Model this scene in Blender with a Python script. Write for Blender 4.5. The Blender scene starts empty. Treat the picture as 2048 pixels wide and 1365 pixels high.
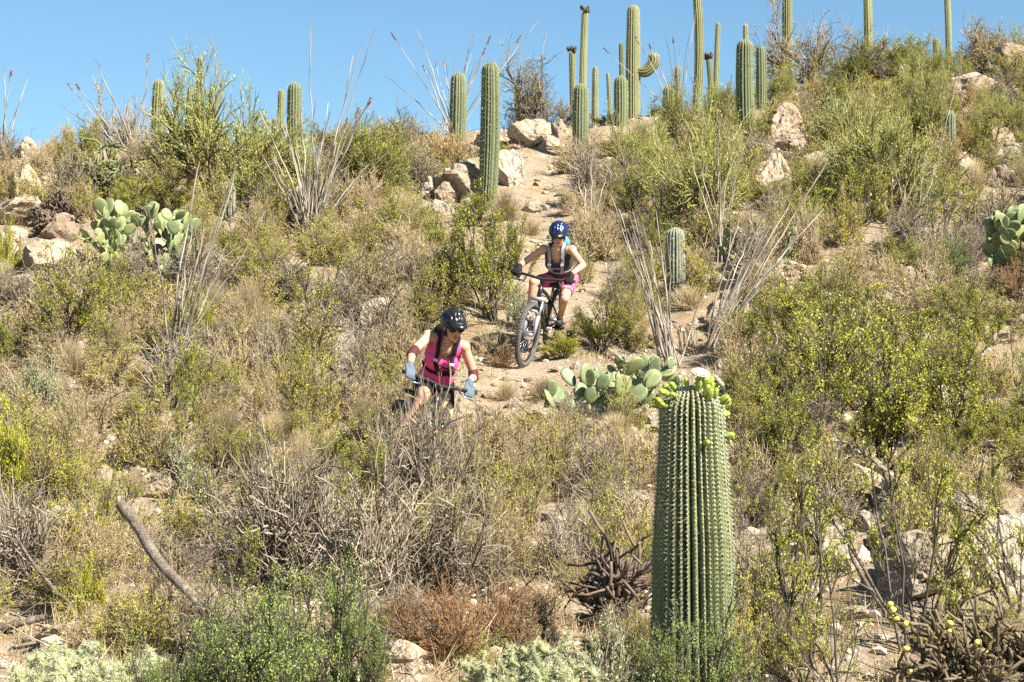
import bpy, bmesh, math, random
import numpy as np
from mathutils import Vector, Matrix, noise
from mathutils.bvhtree import BVHTree

scene = bpy.context.scene
col = scene.collection
PI = math.pi
R = math.radians

# ------------------------------------------------------------------ camera
FPX = 4400.0                      # focal length in pixels of the 2048 px wide photograph
CAMZ = 1.6
HORIZ = 900.0                     # row of the horizon in the photograph
PITCH = math.atan((HORIZ - 682.5) / FPX)
cam_d = bpy.data.cameras.new('camera')
cam_d.sensor_width = 36.0
cam_d.lens = 36.0 * FPX / 2048.0
cam_d.clip_start = 0.1
cam_d.clip_end = 5000.0
cam = bpy.data.objects.new('camera', cam_d)
cam.location = (0, 0, CAMZ)
cam.rotation_euler = (PI / 2 + PITCH, 0, 0)
col.objects.link(cam)
scene.camera = cam

# ------------------------------------------------------------------ light
SUN_AZ = R(128)                   # clockwise from +Y (the view direction): from the right and behind
SUN_EL = R(43)
world = bpy.data.worlds.new('World')
scene.world = world
world.use_nodes = True
wn = world.node_tree.nodes
wl = world.node_tree.links
for n in list(wn):
    wn.remove(n)
sky = wn.new('ShaderNodeTexSky')
sky.sky_type = 'NISHITA'
sky.sun_disc = False
sky.sun_elevation = SUN_EL
sky.sun_rotation = SUN_AZ
sky.altitude = 900
sky.air_density = 1.0
sky.dust_density = 0.15
sky.ozone_density = 2.2
bg = wn.new('ShaderNodeBackground')
bg.inputs['Strength'].default_value = 0.0515
out = wn.new('ShaderNodeOutputWorld')
tintn = wn.new('ShaderNodeMix'); tintn.data_type = 'RGBA'; tintn.blend_type = 'MULTIPLY'
tintn.inputs['Factor'].default_value = 1.0
tintn.inputs[7].default_value = (0.80, 1.0, 1.02, 1)
wl.new(sky.outputs[0], tintn.inputs[6])
wl.new(tintn.outputs[2], bg.inputs[0])
wl.new(bg.outputs[0], out.inputs[0])

sun_d = bpy.data.lights.new('sun', 'SUN')
sun_d.energy = 5.0
sun_d.angle = R(0.53)
sun_d.color = (1.0, 0.935, 0.82)
sun = bpy.data.objects.new('sun', sun_d)
to_sun = Vector((math.sin(SUN_AZ) * math.cos(SUN_EL), math.cos(SUN_AZ) * math.cos(SUN_EL), math.sin(SUN_EL)))
sun.rotation_euler = to_sun.to_track_quat('Z', 'Y').to_euler()
sun.location = (20, -10, 30)
col.objects.link(sun)

scene.view_settings.view_transform = 'Standard'
scene.view_settings.look = 'None'
scene.view_settings.exposure = 1.53
scene.view_settings.gamma = 1.0
scene.view_settings.use_curve_mapping = False
scene.cycles.max_bounces = 5
scene.cycles.diffuse_bounces = 1
scene.cycles.transmission_bounces = 3
scene.cycles.transparent_max_bounces = 4
scene.cycles.use_denoising = False

# ------------------------------------------------------------------ pixel <-> world
CP, SP = math.cos(PITCH), math.sin(PITCH)

def ray(px, py):
    a = (px - 1024.0) / FPX
    b = (682.5 - py) / FPX
    return Vector((a, CP - b * SP, SP + b * CP))

def project(p):
    x, y, z = p[0], p[1], p[2] - CAMZ
    f = y * CP + z * SP
    u = -y * SP + z * CP
    return 1024 + FPX * x / f, 682.5 - FPX * u / f, f

# ------------------------------------------------------------------ terrain height
PROF = [(-60, -3.0), (-10, -0.5), (0, 0.0), (6, 0.02), (10, .22), (11.5, .36), (15, .80), (18.7, 1.30), (21, 1.79),
        (24, 2.5), (27, 3.40), (31, 4.72), (35, 5.97), (39, 7.18), (47, 9.9), (120, 33)]
PX_ = np.array([p[0] for p in PROF], float)
PZ_ = np.array([p[1] for p in PROF], float)

def base_h(x, y):
    ridge = float(np.interp(x, [-30, -9, -4, 0.5, 4, 9, 30], [33, 35.8, 36.8, 39.6, 42, 45.5, 50]))
    yy = y
    sm = 0.0
    for o, w in ((-1.2, .25), (0, .5), (1.2, .25)):
        t = yy + o
        e = min(t, ridge)
        sm += w * float(np.interp(e, PX_, PZ_))
        if t > ridge:
            k = t - ridge
            sm += w * (0.075 * k - 0.00045 * k * k if k < 200 else 0.075 * 200 - 18)
    return sm

TRAIL_PX = [(1130, 262, 40), (1105, 300, 37.6), (1095, 360, 34.7), (1080, 420, 32), (1090, 470, 30.4), (1120, 545, 28.4), (1118, 610, 26.8),
            (1075, 700, 24.8), (1040, 745, 23.7), (975, 800, 22.3), (915, 890, 20.3), (872, 985, 18.2), (800, 1070, 16.3), (640, 1150, 14.6), (300, 1250, 12.8)]
TRAIL = np.array([((px - 1024) / FPX * d, d) for px, py, d in TRAIL_PX])

def trail_dist(x, y):
    p = np.array((x, y))
    a = TRAIL[:-1]; b = TRAIL[1:]
    ab = b - a
    t = np.clip(((p - a) * ab).sum(1) / (ab * ab).sum(1), 0, 1)
    q = a + ab * t[:, None]
    return float(np.sqrt(((q - p) ** 2).sum(1).min()))

def height(x, y):
    z = base_h(x, y)
    amp = min(1.0, max(0.0, (y - 3) / 8.0))
    if -60 < x < 60 and y < 130:
        td = trail_dist(x, y)
        k = min(1.0, max(0.3, (td - 0.1) / .8))
        z += amp * k * (0.34 * noise.noise((x * .33, y * .33, 1.7)) + 0.14 * noise.noise((x * .9, y * .9, 5.1)))
        z += amp * k * 0.06 * noise.noise((x * 2.6, y * 2.6, 9.3))
        z -= amp * 0.10 * max(0.0, 1 - td / 0.6)
    return z

def hit(px, py, d0=7.0, d1=70.0, strict=False):
    r = ray(px, py)
    d = d0
    prev = d0
    while d < d1:
        p = Vector((0, 0, CAMZ)) + r * d
        if p.z < height(p.x, p.y):
            lo, hi = prev, d
            for _ in range(12):
                m = (lo + hi) / 2
                q = Vector((0, 0, CAMZ)) + r * m
                if q.z < height(q.x, q.y):
                    hi = m
                else:
                    lo = m
            q = Vector((0, 0, CAMZ)) + r * hi
            return Vector((q.x, q.y, height(q.x, q.y))), hi
        prev = d
        d += 0.15
    if d1 < 71 and strict is False:      # the line of sight passes just over the ridge: stand on the ridge
        x = (px - 1024.0) / FPX * 39
        d = float(np.interp(x, [-9, -4, 0.5, 4, 9], [35.5, 36.5, 39.2, 41.5, 45]))
        x = (px - 1024.0) / FPX * d
        return Vector((x, d, height(x, d))), d
    return None, None

def at_dist(px, d):
    x = (px - 1024.0) / FPX * d
    return Vector((x, d, height(x, d)))

# ------------------------------------------------------------------ tagging
def tag(o, label=None, cat=None, group=None, kind=None):
    if label: o['label'] = label
    if cat: o['category'] = cat
    if group: o['group'] = group
    if kind: o['kind'] = kind
    return o

def empty(name, loc, rz=0.0, scale=(1, 1, 1)):
    o = bpy.data.objects.new(name, None)
    o.empty_display_size = 0.1
    o.location = loc
    o.rotation_euler = (0, 0, rz)
    o.scale = scale
    col.objects.link(o)
    return o

def link(name, me, parent=None, loc=None, rot=None, scale=None, kind=None):
    o = bpy.data.objects.new(name, me)
    col.objects.link(o)
    if parent is not None: o.parent = parent
    if loc is not None: o.location = loc
    if rot is not None: o.rotation_euler = rot
    if scale is not None: o.scale = scale
    if kind: o['kind'] = kind
    return o

# ------------------------------------------------------------------ materials
def new_mat(name):
    m = bpy.data.materials.new(name)
    m.use_nodes = True
    nt = m.node_tree
    for n in list(nt.nodes):
        nt.nodes.remove(n)
    o = nt.nodes.new('ShaderNodeOutputMaterial')
    b = nt.nodes.new('ShaderNodeBsdfPrincipled')
    nt.links.new(b.outputs[0], o.inputs[0])
    return m, nt, b, o

def mixrgb(nt, fac, a, b, mode='MIX'):
    n = nt.nodes.new('ShaderNodeMix')
    n.data_type = 'RGBA'
    n.blend_type = mode
    for s, v in ((n.inputs['Factor'], fac), (n.inputs[6], a), (n.inputs[7], b)):
        if isinstance(v, (int, float)):
            s.default_value = v
        elif isinstance(v, tuple):
            s.default_value = (v[0], v[1], v[2], 1)
        else:
            nt.links.new(v, s)
    return n.outputs[2]

def noise_fac(nt, scale, detail=4, lo=.35, hi=.65, coord='Object', rough=.6):
    tc = nt.nodes.new('ShaderNodeTexCoord')
    t = nt.nodes.new('ShaderNodeTexNoise')
    t.inputs['Scale'].default_value = scale
    t.inputs['Detail'].default_value = detail
    t.inputs['Roughness'].default_value = rough
    nt.links.new(tc.outputs[coord], t.inputs['Vector'])
    r = nt.nodes.new('ShaderNodeMapRange')
    r.inputs[1].default_value = lo
    r.inputs[2].default_value = hi
    nt.links.new(t.outputs[0], r.inputs[0])
    return r.outputs[0], t

def bump(nt, b, fac, strength, dist):
    n = nt.nodes.new('ShaderNodeBump')
    n.inputs['Strength'].default_value = strength
    n.inputs['Distance'].default_value = dist
    nt.links.new(fac, n.inputs['Height'])
    nt.links.new(n.outputs[0], b.inputs['Normal'])

def tinted(name, c1, c2, rough=.75, transl=0.0, var=.35, spec=.25, c3=None):
    """colour runs from c1 to c2 with the per-piece attribute tint; each object is a little lighter or darker"""
    m, nt, b, o = new_mat(name)
    at = nt.nodes.new('ShaderNodeAttribute')
    at.attribute_name = 'tint'
    c = mixrgb(nt, at.outputs['Fac'], c1, c2)
    oi = nt.nodes.new('ShaderNodeObjectInfo')
    if c3 is not None:
        r2 = nt.nodes.new('ShaderNodeMath'); r2.operation = 'MULTIPLY'; r2.inputs[1].default_value = 7.31
        nt.links.new(oi.outputs['Random'], r2.inputs[0])
        r3 = nt.nodes.new('ShaderNodeMath'); r3.operation = 'FRACT'
        nt.links.new(r2.outputs[0], r3.inputs[0])
        r4 = nt.nodes.new('ShaderNodeMath'); r4.operation = 'MULTIPLY'; r4.inputs[1].default_value = .75
        nt.links.new(r3.outputs[0], r4.inputs[0])
        c = mixrgb(nt, r4.outputs[0], c, c3)
    mr = nt.nodes.new('ShaderNodeMapRange')
    mr.inputs[3].default_value = 1 - var
    mr.inputs[4].default_value = 1 + var
    nt.links.new(oi.outputs['Random'], mr.inputs[0])
    v = nt.nodes.new('ShaderNodeVectorMath')
    v.operation = 'SCALE'
    nt.links.new(c, v.inputs[0])
    nt.links.new(mr.outputs[0], v.inputs['Scale'])
    nt.links.new(v.outputs[0], b.inputs['Base Color'])
    b.inputs['Roughness'].default_value = rough
    b.inputs['Specular IOR Level'].default_value = spec
    if transl > 0:
        t = nt.nodes.new('ShaderNodeBsdfTranslucent')
        nt.links.new(v.outputs[0], t.inputs[0])
        mx = nt.nodes.new('ShaderNodeMixShader')
        mx.inputs[0].default_value = transl
        nt.links.new(b.outputs[0], mx.inputs[1])
        nt.links.new(t.outputs[0], mx.inputs[2])
        nt.links.new(mx.outputs[0], o.inputs[0])
    return m

def plain(name, c, rough=.6, metal=0.0, spec=.4, nscale=None, namt=.25):
    m, nt, b, o = new_mat(name)
    if nscale:
        f, _ = noise_fac(nt, nscale)
        k = 1 - namt
        cc = mixrgb(nt, f, tuple(x * k for x in c), tuple(min(1, x * (1 + namt)) for x in c))
        nt.links.new(cc, b.inputs['Base Color'])
    else:
        b.inputs['Base Color'].default_value = (*c, 1)
    b.inputs['Roughness'].default_value = rough
    b.inputs['Metallic'].default_value = metal
    b.inputs['Specular IOR Level'].default_value = spec
    return m

M = {}
# ground: pale decomposed granite, pinkish and tan patches, darker grit
m, nt, b, o = new_mat('hillside_soil')
f1, _ = noise_fac(nt, .9, 6, .38, .62)
f2, _ = noise_fac(nt, 7, 8, .40, .62, rough=.75)
f3, _ = noise_fac(nt, 60, 5, .45, .62, rough=.8)
f4, _ = noise_fac(nt, 2.3, 6, .50, .60)
c = mixrgb(nt, f1, (.60, .47, .31), (.47, .35, .21))
c = mixrgb(nt, f2, c, (.70, .58, .42))
c = mixrgb(nt, f4, c, (.54, .36, .20))
sc_ = nt.nodes.new('ShaderNodeMath'); sc_.operation = 'MULTIPLY'; sc_.inputs[1].default_value = .55
nt.links.new(f3, sc_.inputs[0])
c = mixrgb(nt, sc_.outputs[0], c, (.27, .21, .15))
tr = nt.nodes.new('ShaderNodeAttribute'); tr.attribute_name = 'trail'
tm = nt.nodes.new('ShaderNodeMath'); tm.operation = 'MULTIPLY'
nt.links.new(tr.outputs['Fac'], tm.inputs[0]); nt.links.new(f1, tm.inputs[1])
c = mixrgb(nt, tm.outputs[0], c, mixrgb(nt, f2, (.62, .46, .30), (.72, .57, .40)))
nt.links.new(c, b.inputs['Base Color'])
b.inputs['Roughness'].default_value = .95
b.inputs['Specular IOR Level'].default_value = .15
add = nt.nodes.new('ShaderNodeMath'); add.operation = 'ADD'
nt.links.new(f2, add.inputs[0]); nt.links.new(f3, add.inputs[1])
bump(nt, b, add.outputs[0], .8, .04)
M['soil'] = m

def rock_mat(name, c1, c2, c3):
    m, nt, b, o = new_mat(name)
    f1, _ = noise_fac(nt, 2.2, 7, .40, .60, rough=.65)
    f2, _ = noise_fac(nt, 9, 5, .42, .66, rough=.62)
    f3, _ = noise_fac(nt, 4, 6, .54, .62, rough=.7)
    c = mixrgb(nt, f1, c1, c2)
    c = mixrgb(nt, f3, c, c3)
    k = nt.nodes.new('ShaderNodeMath'); k.operation = 'MULTIPLY'; k.inputs[1].default_value = .42
    nt.links.new(f2, k.inputs[0])
    c = mixrgb(nt, k.outputs[0], c, tuple(x * .40 for x in c1))
    oi = nt.nodes.new('ShaderNodeObjectInfo')
    mr = nt.nodes.new('ShaderNodeMapRange'); mr.inputs[3].default_value = .75; mr.inputs[4].default_value = 1.15
    nt.links.new(oi.outputs['Random'], mr.inputs[0])
    v = nt.nodes.new('ShaderNodeVectorMath'); v.operation = 'SCALE'
    nt.links.new(c, v.inputs[0]); nt.links.new(mr.outputs[0], v.inputs['Scale'])
    nt.links.new(v.outputs[0], b.inputs['Base Color'])
    b.inputs['Roughness'].default_value = .9
    b.inputs['Specular IOR Level'].default_value = .2
    a = nt.nodes.new('ShaderNodeMath'); a.operation = 'ADD'
    nt.links.new(f1, a.inputs[0]); nt.links.new(f2, a.inputs[1])
    bump(nt, b, a.outputs[0], .7, .05)
    return m
M['rock'] = rock_mat('granite_tan', (.43, .335, .235), (.52, .43, .32), (.38, .25, .15))
M['rock_pale'] = rock_mat('granite_pale', (.44, .365, .28), (.53, .45, .355), (.38, .28, .19))
M['rock_dark'] = rock_mat('granite_brown', (.34, .245, .165), (.44, .34, .25), (.26, .16, .10))

M['tw_brown'] = tinted('brown_twigs', (.065, .046, .027), (.50, .38, .24), var=.25)
M['tw_grey'] = tinted('grey_twigs', (.045, .034, .023), (.43, .35, .255), var=.2)
M['tw_dark'] = tinted('dark_stems', (.035, .028, .022), (.15, .12, .09), var=.25)
M['tw_orange'] = tinted('rust_twigs', (.13, .07, .035), (.40, .24, .12), var=.2)
M['tw_green'] = tinted('green_twigs', (.11, .11, .028), (.36, .36, .12), var=.15, transl=.1)
M['lf_brown'] = tinted('dry_leaves', (.24, .18, .06), (.64, .52, .26), transl=.25, var=.2, c3=(.36, .34, .07))
M['lf_olive'] = tinted('olive_leaves', (.16, .165, .02), (.55, .51, .11), transl=.28, var=.2, c3=(.46, .42, .055))
M['lf_creo'] = tinted('creosote_leaves', (.16, .18, .018), (.55, .54, .095), transl=.30, var=.18)
M['lf_green'] = tinted('green_leaves', (.12, .19, .035), (.42, .50, .15), transl=.28, var=.12)
M['lf_yell'] = tinted('yellow_green_leaves', (.24, .255, .012), (.54, .48, .03), transl=.28, var=.12)
M['lf_grey'] = tinted('grey_green_leaves', (.14, .165, .08), (.36, .39, .21), transl=.2, var=.15)
M['lf_palo'] = tinted('palo_verde_leaves', (.20, .21, .035), (.58, .56, .17), transl=.28, var=.15)
M['gold'] = tinted('golden_dry_stems', (.24, .16, .06), (.62, .46, .22), transl=.2, var=.1)
M['straw'] = tinted('straw', (.34, .25, .12), (.66, .54, .33), transl=.25, var=.2)
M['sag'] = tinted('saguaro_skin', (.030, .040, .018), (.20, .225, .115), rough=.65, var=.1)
M['sag_y'] = tinted('saguaro_skin_yellowish', (.060, .068, .025), (.28, .28, .135), rough=.65, var=.1)
M['sag_g'] = tinted('saguaro_skin_greyish', (.06, .07, .045), (.27, .275, .20), rough=.7, var=.1)
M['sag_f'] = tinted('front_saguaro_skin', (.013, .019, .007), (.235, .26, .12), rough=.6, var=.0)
nt = M['sag_f'].node_tree
b = [n for n in nt.nodes if n.type == 'BSDF_PRINCIPLED'][0]
src = b.inputs['Base Color'].links[0].from_socket
f1, _ = noise_fac(nt, 5, 6, .585, .64, rough=.65)
f2, _ = noise_fac(nt, 14, 5, .60, .66, rough=.6)
c = mixrgb(nt, f2, src, (.13, .10, .055))
c = mixrgb(nt, f1, c, (.17, .17, .075))
nt.links.new(c, b.inputs['Base Color'])
M['cho_br'] = tinted('brown_cholla_skin', (.06, .045, .028), (.23, .175, .10), var=.15)
M['spine_f'] = tinted('front_saguaro_spines', (.17, .17, .10), (.60, .57, .42), rough=.6, var=.0)
M['spine_far'] = tinted('far_spines', (.26, .26, .14), (.48, .47, .30), rough=.7, var=.05)
M['spine'] = tinted('pale_spines', (.50, .47, .36), (.85, .82, .70), rough=.6, var=.05)
M['spine_dk'] = tinted('brown_spines', (.20, .15, .09), (.50, .42, .28), rough=.6, var=.05)
M['areole'] = tinted('spine_cushions', (.15, .17, .085), (.66, .64, .48), rough=.8, var=.02)
M['bud'] = tinted('bud_skin', (.13, .21, .025), (.36, .43, .085), rough=.5, var=.15)
M['petal'] = tinted('white_petals', (.80, .80, .74), (.88, .88, .84), rough=.6, transl=.2, var=.03)
M['stamen'] = plain('stamens', (.80, .68, .25), .7)
M['oco'] = tinted('ocotillo_bark', (.08, .066, .055), (.42, .37, .30), var=.2)
M['oco_tip'] = tinted('ocotillo_dry_tips', (.15, .08, .06), (.42, .20, .13), var=.2)
M['cho'] = tinted('cholla_skin', (.10, .12, .05), (.27, .27, .12), var=.15)
M['cho_dead'] = tinted('dead_cholla', (.045, .032, .026), (.19, .135, .10), var=.15)
M['teddy'] = tinted('pale_cholla_spines', (.46, .49, .25), (.78, .78, .54), rough=.6, transl=.15, var=.05)
M['fruit'] = tinted('yellow_fruit', (.62, .55, .05), (.80, .72, .16), rough=.5, var=.15)
m, nt, b, o = new_mat('weathered_wood')
at = nt.nodes.new('ShaderNodeAttribute'); at.attribute_name = 'tint'
c = mixrgb(nt, at.outputs['Fac'], (.10, .08, .06), (.40, .34, .27))
f1, _ = noise_fac(nt, 22, 6, .40, .62, rough=.7)
f2, _ = noise_fac(nt, 90, 4, .40, .60, rough=.7)
c = mixrgb(nt, f1, c, (.085, .065, .05))
c = mixrgb(nt, f2, c, mixrgb(nt, .5, c, (.34, .29, .23)))
nt.links.new(c, b.inputs['Base Color'])
b.inputs['Roughness'].default_value = .9
b.inputs['Specular IOR Level'].default_value = .2
bump(nt, b, f1, .9, .012)
M['deadwood'] = m

# prickly pear pad: pale blue green skin with rows of small dark areoles
m, nt, b, o = new_mat('prickly_pear_skin')
f1, _ = noise_fac(nt, 3, 4, .35, .65)
oi = nt.nodes.new('ShaderNodeObjectInfo')
c = mixrgb(nt, f1, (.105, .155, .075), (.20, .255, .12))
c = mixrgb(nt, oi.outputs['Random'], c, (.27, .295, .11))
vo = nt.nodes.new('ShaderNodeTexVoronoi')
vo.inputs['Scale'].default_value = 9.0
vo.inputs['Randomness'].default_value = .35
tc = nt.nodes.new('ShaderNodeTexCoord')
nt.links.new(tc.outputs['Object'], vo.inputs['Vector'])
lt = nt.nodes.new('ShaderNodeMath'); lt.operation = 'LESS_THAN'; lt.inputs[1].default_value = .21
nt.links.new(vo.outputs['Distance'], lt.inputs[0])
fc, _ = noise_fac(nt, 4.5, 5, .60, .68)
c = mixrgb(nt, fc, c, (.26, .20, .11))
c = mixrgb(nt, lt.outputs[0], c, (.07, .06, .025))
nt.links.new(c, b.inputs['Base Color'])
b.inputs['Roughness'].default_value = .55
M['pad'] = m

# ------------------------------------------------------------------ mesh building with numpy
class MB:
    def __init__(s):
        s.v = []; s.t = []; s.f = []; s.m = []; s.n = 0
    def add(s, V, F, tint, mi=0):
        V = np.asarray(V, float).reshape(-1, 3)
        F = np.asarray(F, int)
        s.v.append(V)
        tt = np.asarray(tint, float)
        if tt.ndim == 0: tt = np.full(len(V), float(tt))
        s.t.append(tt)
        s.f.append(F + s.n)
        s.m.append(np.full(len(F), mi))
        s.n += len(V)
    def mesh(s, name, mats, smooth=True):
        me = bpy.data.meshes.new(name)
        V = np.concatenate(s.v); T = np.clip(np.concatenate(s.t), 0, 1)
        me.vertices.add(len(V))
        me.vertices.foreach_set('co', V.astype(np.float32).ravel())
        tot = np.concatenate([np.full(len(f), f.shape[1]) for f in s.f])
        loops = np.concatenate([f.ravel() for f in s.f])
        me.loops.add(len(loops))
        me.loops.foreach_set('vertex_index', loops.astype(np.int32))
        me.polygons.add(len(tot))
        st = np.concatenate([[0], np.cumsum(tot)[:-1]])
        me.polygons.foreach_set('loop_start', st.astype(np.int32))
        me.polygons.foreach_set('material_index', np.concatenate(s.m).astype(np.int32))
        me.polygons.foreach_set('use_smooth', np.full(len(tot), smooth))
        a = me.attributes.new('tint', 'FLOAT', 'POINT')
        a.data.foreach_set('value', T.astype(np.float32))
        me.update(calc_edges=True)
        for m in (mats if isinstance(mats, (list, tuple)) else [mats]):
            me.materials.append(m)
        return me

def norm(a):
    return a / np.maximum(np.linalg.norm(a, axis=-1, keepdims=True), 1e-9)

def tubes(mb, P, Rr, k=3, tint=0.5, mi=0, cap=False):
    """P (N,n,3) centre lines, Rr (N,n) radii"""
    P = np.asarray(P, float); N, n, _ = P.shape
    T = np.empty_like(P)
    T[:, 1:-1] = P[:, 2:] - P[:, :-2]
    T[:, 0] = P[:, 1] - P[:, 0]; T[:, -1] = P[:, -1] - P[:, -2]
    T = norm(T)
    mean = norm(P[:, -1] - P[:, 0])
    ref = np.where(np.abs(mean[:, 2:3]) < .8, np.array([[0, 0, 1.]]), np.array([[1., 0, 0]]))
    ref = np.repeat(ref[:, None, :], n, 1)
    A = norm(np.cross(T, ref)); B = np.cross(T, A)
    ang = np.arange(k) * 2 * PI / k
    V = P[:, :, None, :] + Rr[:, :, None, None] * (A[:, :, None, :] * np.cos(ang)[None, None, :, None] + B[:, :, None, :] * np.sin(ang)[None, None, :, None])
    idx = np.arange(N * n * k).reshape(N, n, k)
    a = idx[:, :-1, :]; b_ = np.roll(idx, -1, 2)[:, :-1, :]; c = np.roll(idx, -1, 2)[:, 1:, :]; d = idx[:, 1:, :]
    F = np.stack([a, d, c, b_], -1).reshape(-1, 4)
    tt = np.asarray(tint, float)
    if tt.ndim == 1: tt = np.repeat(tt, n * k)
    elif tt.ndim == 2: tt = np.repeat(tt.ravel(), k)
    mb.add(V.reshape(-1, 3), F, tt, mi)
    if cap:
        base = mb.n - N * n * k
        for i in range(N):
            for r, rev in ((0, False), (n - 1, True)):
                f = idx[i, r, :] + base
                mb.f.append(np.array([f[::-1] if rev else f])); mb.m.append(np.array([mi]))

def leaves(mb, C, size, rng, aspect=.5, tint=None, mi=0, up=0.0):
    C = np.asarray(C, float); N = len(C)
    u = norm(rng.normal(size=(N, 3)) + np.array([0, 0, up]))
    w = norm(np.cross(u, rng.normal(size=(N, 3))))
    s = np.asarray(size, float)
    if s.ndim == 0: s = np.full(N, float(s))
    s = s * rng.uniform(.6, 1.3, N)
    V = np.stack([C - u * s[:, None], C + w * (s * aspect)[:, None], C + u * s[:, None], C - w * (s * aspect)[:, None]], 1)
    F = np.arange(N * 4).reshape(N, 4)
    if tint is None: tint = rng.uniform(0, 1, N)
    mb.add(V.reshape(-1, 3), F, np.repeat(tint, 4), mi)

def spikes(mb, C, D, length, width, rng, tint=None, mi=0):
    """one thin triangle each, from C along D"""
    N = len(C)
    D = norm(D)
    w = norm(np.cross(D, rng.normal(size=(N, 3))))
    L = np.asarray(length, float)
    if L.ndim == 0: L = np.full(N, float(L))
    V = np.stack([C - w * width, C + w * width, C + D * L[:, None]], 1)
    if tint is None: tint = rng.uniform(0, 1, N)
    mb.add(V.reshape(-1, 3), np.arange(N * 3).reshape(N, 3), np.repeat(tint, 3), mi)

def grow(rng, P0, D0, L, npts, wig, rise):
    """N polylines from P0 along D0"""
    N = len(P0)
    P = np.zeros((N, npts, 3)); P[:, 0] = P0
    d = norm(D0); step = (L / (npts - 1))[:, None]
    for i in range(1, npts):
        d = norm(d + rng.normal(size=(N, 3)) * wig + np.array([0, 0, rise]))
        P[:, i] = P[:, i - 1] + d * step
    return P

def sample(P, i, t):
    n = P.shape[1]
    x = t * (n - 1)
    k = np.minimum(x.astype(int), n - 2)
    f = (x - k)[:, None]
    a = P[i, k]; b = P[i, k + 1]
    return a + (b - a) * f, norm(b - a)

def plant(rng, n1, th, RR, HH, levels, base=.05, npts1=7, wig1=.12, rise1=.02, r1=(.010, .004), lo=.8, hi=1.05, sectors=None):
    """dome shaped plant: returns list of (P, radii) per level. th = min,max angle from the vertical (degrees)"""
    nsec = sectors or max(4, n1 // 6)
    sec = rng.uniform(0, 2 * PI, nsec); secl = rng.uniform(.62, 1.12, nsec)
    si = rng.integers(0, nsec, n1)
    az = sec[si] + rng.normal(size=n1) * .38
    cz = rng.uniform(math.cos(R(th[1])), math.cos(R(th[0])), n1)
    t = np.arccos(cz)
    D = np.stack([np.sin(t) * np.cos(az), np.sin(t) * np.sin(az), np.cos(t)], 1)
    L = 1 / np.sqrt((np.cos(t) / HH) ** 2 + (np.sin(t) / RR) ** 2) * rng.uniform(lo, hi, n1) * secl[si] * np.where(rng.random(n1) < .12, 1.28, 1)
    P0 = np.stack([rng.normal(size=n1) * base, rng.normal(size=n1) * base, np.full(n1, -.03)], 1)
    P = grow(rng, P0, D, L, npts1, wig1, rise1)
    rad = np.linspace(r1[0], r1[1], npts1)[None] * rng.uniform(.7, 1.3, (n1, 1))
    outl = [(P, rad)]
    par, Lp = P, L
    for lv in levels:
        n = lv['n']
        i = rng.integers(0, len(par), n)
        tt = rng.uniform(lv['t'][0], lv['t'][1], n)
        p, d = sample(par, i, tt)
        dd = norm(d * lv['along'] + norm(rng.normal(size=(n, 3))) * lv['out'] + np.array([0, 0, lv.get('up', .1)]))
        l = (rng.uniform(*lv['len'], n)) * np.minimum(1, Lp[i] * 0 + 1)
        Q = grow(rng, p, dd, l, lv['pts'], lv.get('wig', .15), lv.get('rise', 0))
        Q[:, :, 2] = np.maximum(Q[:, :, 2], .004)
        rr = np.linspace(lv['r'][0], lv['r'][1], lv['pts'])[None] * rng.uniform(.7, 1.3, (n, 1))
        outl.append((Q, rr))
        par, Lp = Q, l
    return outl

def leaf_points(rng, P, n, t=(.2, 1.0), jit=.015):
    w = rng.gamma(.55, 1, len(P)); i = rng.choice(len(P), n, p=w / w.sum())
    p, _ = sample(P, i, rng.uniform(t[0], t[1], n))
    return p + rng.normal(size=(n, 3)) * jit

def clump(rng, n, lo=0, hi=1):
    return np.clip(rng.beta(1.6, 1.6, n) * (hi - lo) + lo, 0, 1)

# ------------------------------------------------------------------ shrub kinds: each returns (stems mesh, foliage mesh)
def k_brown(seed):       # dry bursage: twig dome, few dry leaves
    g = np.random.default_rng(seed)
    lv = plant(g, 46, (5, 82), .5, .62, [
        dict(n=380, t=(.3, .95), along=.9, out=.8, len=(.10, .24), pts=4, r=(.0045, .0025), up=.15),
        dict(n=950, t=(.2, 1), along=.8, out=.9, len=(.04, .12), pts=3, r=(.0030, .0016), up=.15)], r1=(.008, .004))
    a = MB()
    for j, (P, r) in enumerate(lv): tubes(a, P, r, 3, clump(g, len(P), .1 if j == 0 else .25, .7 if j == 0 else 1))
    b = MB()
    leaves(b, leaf_points(g, lv[2][0], 2600), .0105, g, .5)
    leaves(b, leaf_points(g, lv[1][0], 700), .011, g, .5)
    return a.mesh('dry_shrub_stems', M['tw_brown']), b.mesh('dry_shrub_foliage', M['lf_brown'])

def k_grey(seed):        # bare grey tangle
    g = np.random.default_rng(seed)
    lv = plant(g, 34, (5, 80), .5, .7, [
        dict(n=330, t=(.25, .95), along=.9, out=.9, len=(.14, .32), pts=5, r=(.0050, .0028), up=.1, wig=.22),
        dict(n=900, t=(.2, 1), along=.7, out=1, len=(.05, .15), pts=3, r=(.0034, .0018), up=.1)], wig1=.2, r1=(.011, .005))
    a = MB()
    for j, (P, r) in enumerate(lv): tubes(a, P, r, 3, clump(g, len(P)))
    b = MB(); leaves(b, leaf_points(g, lv[2][0], 500), .009, g, .5)
    return a.mesh('bare_shrub_stems', M['tw_grey']), b.mesh('bare_shrub_leaves', M['lf_grey'])

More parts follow.
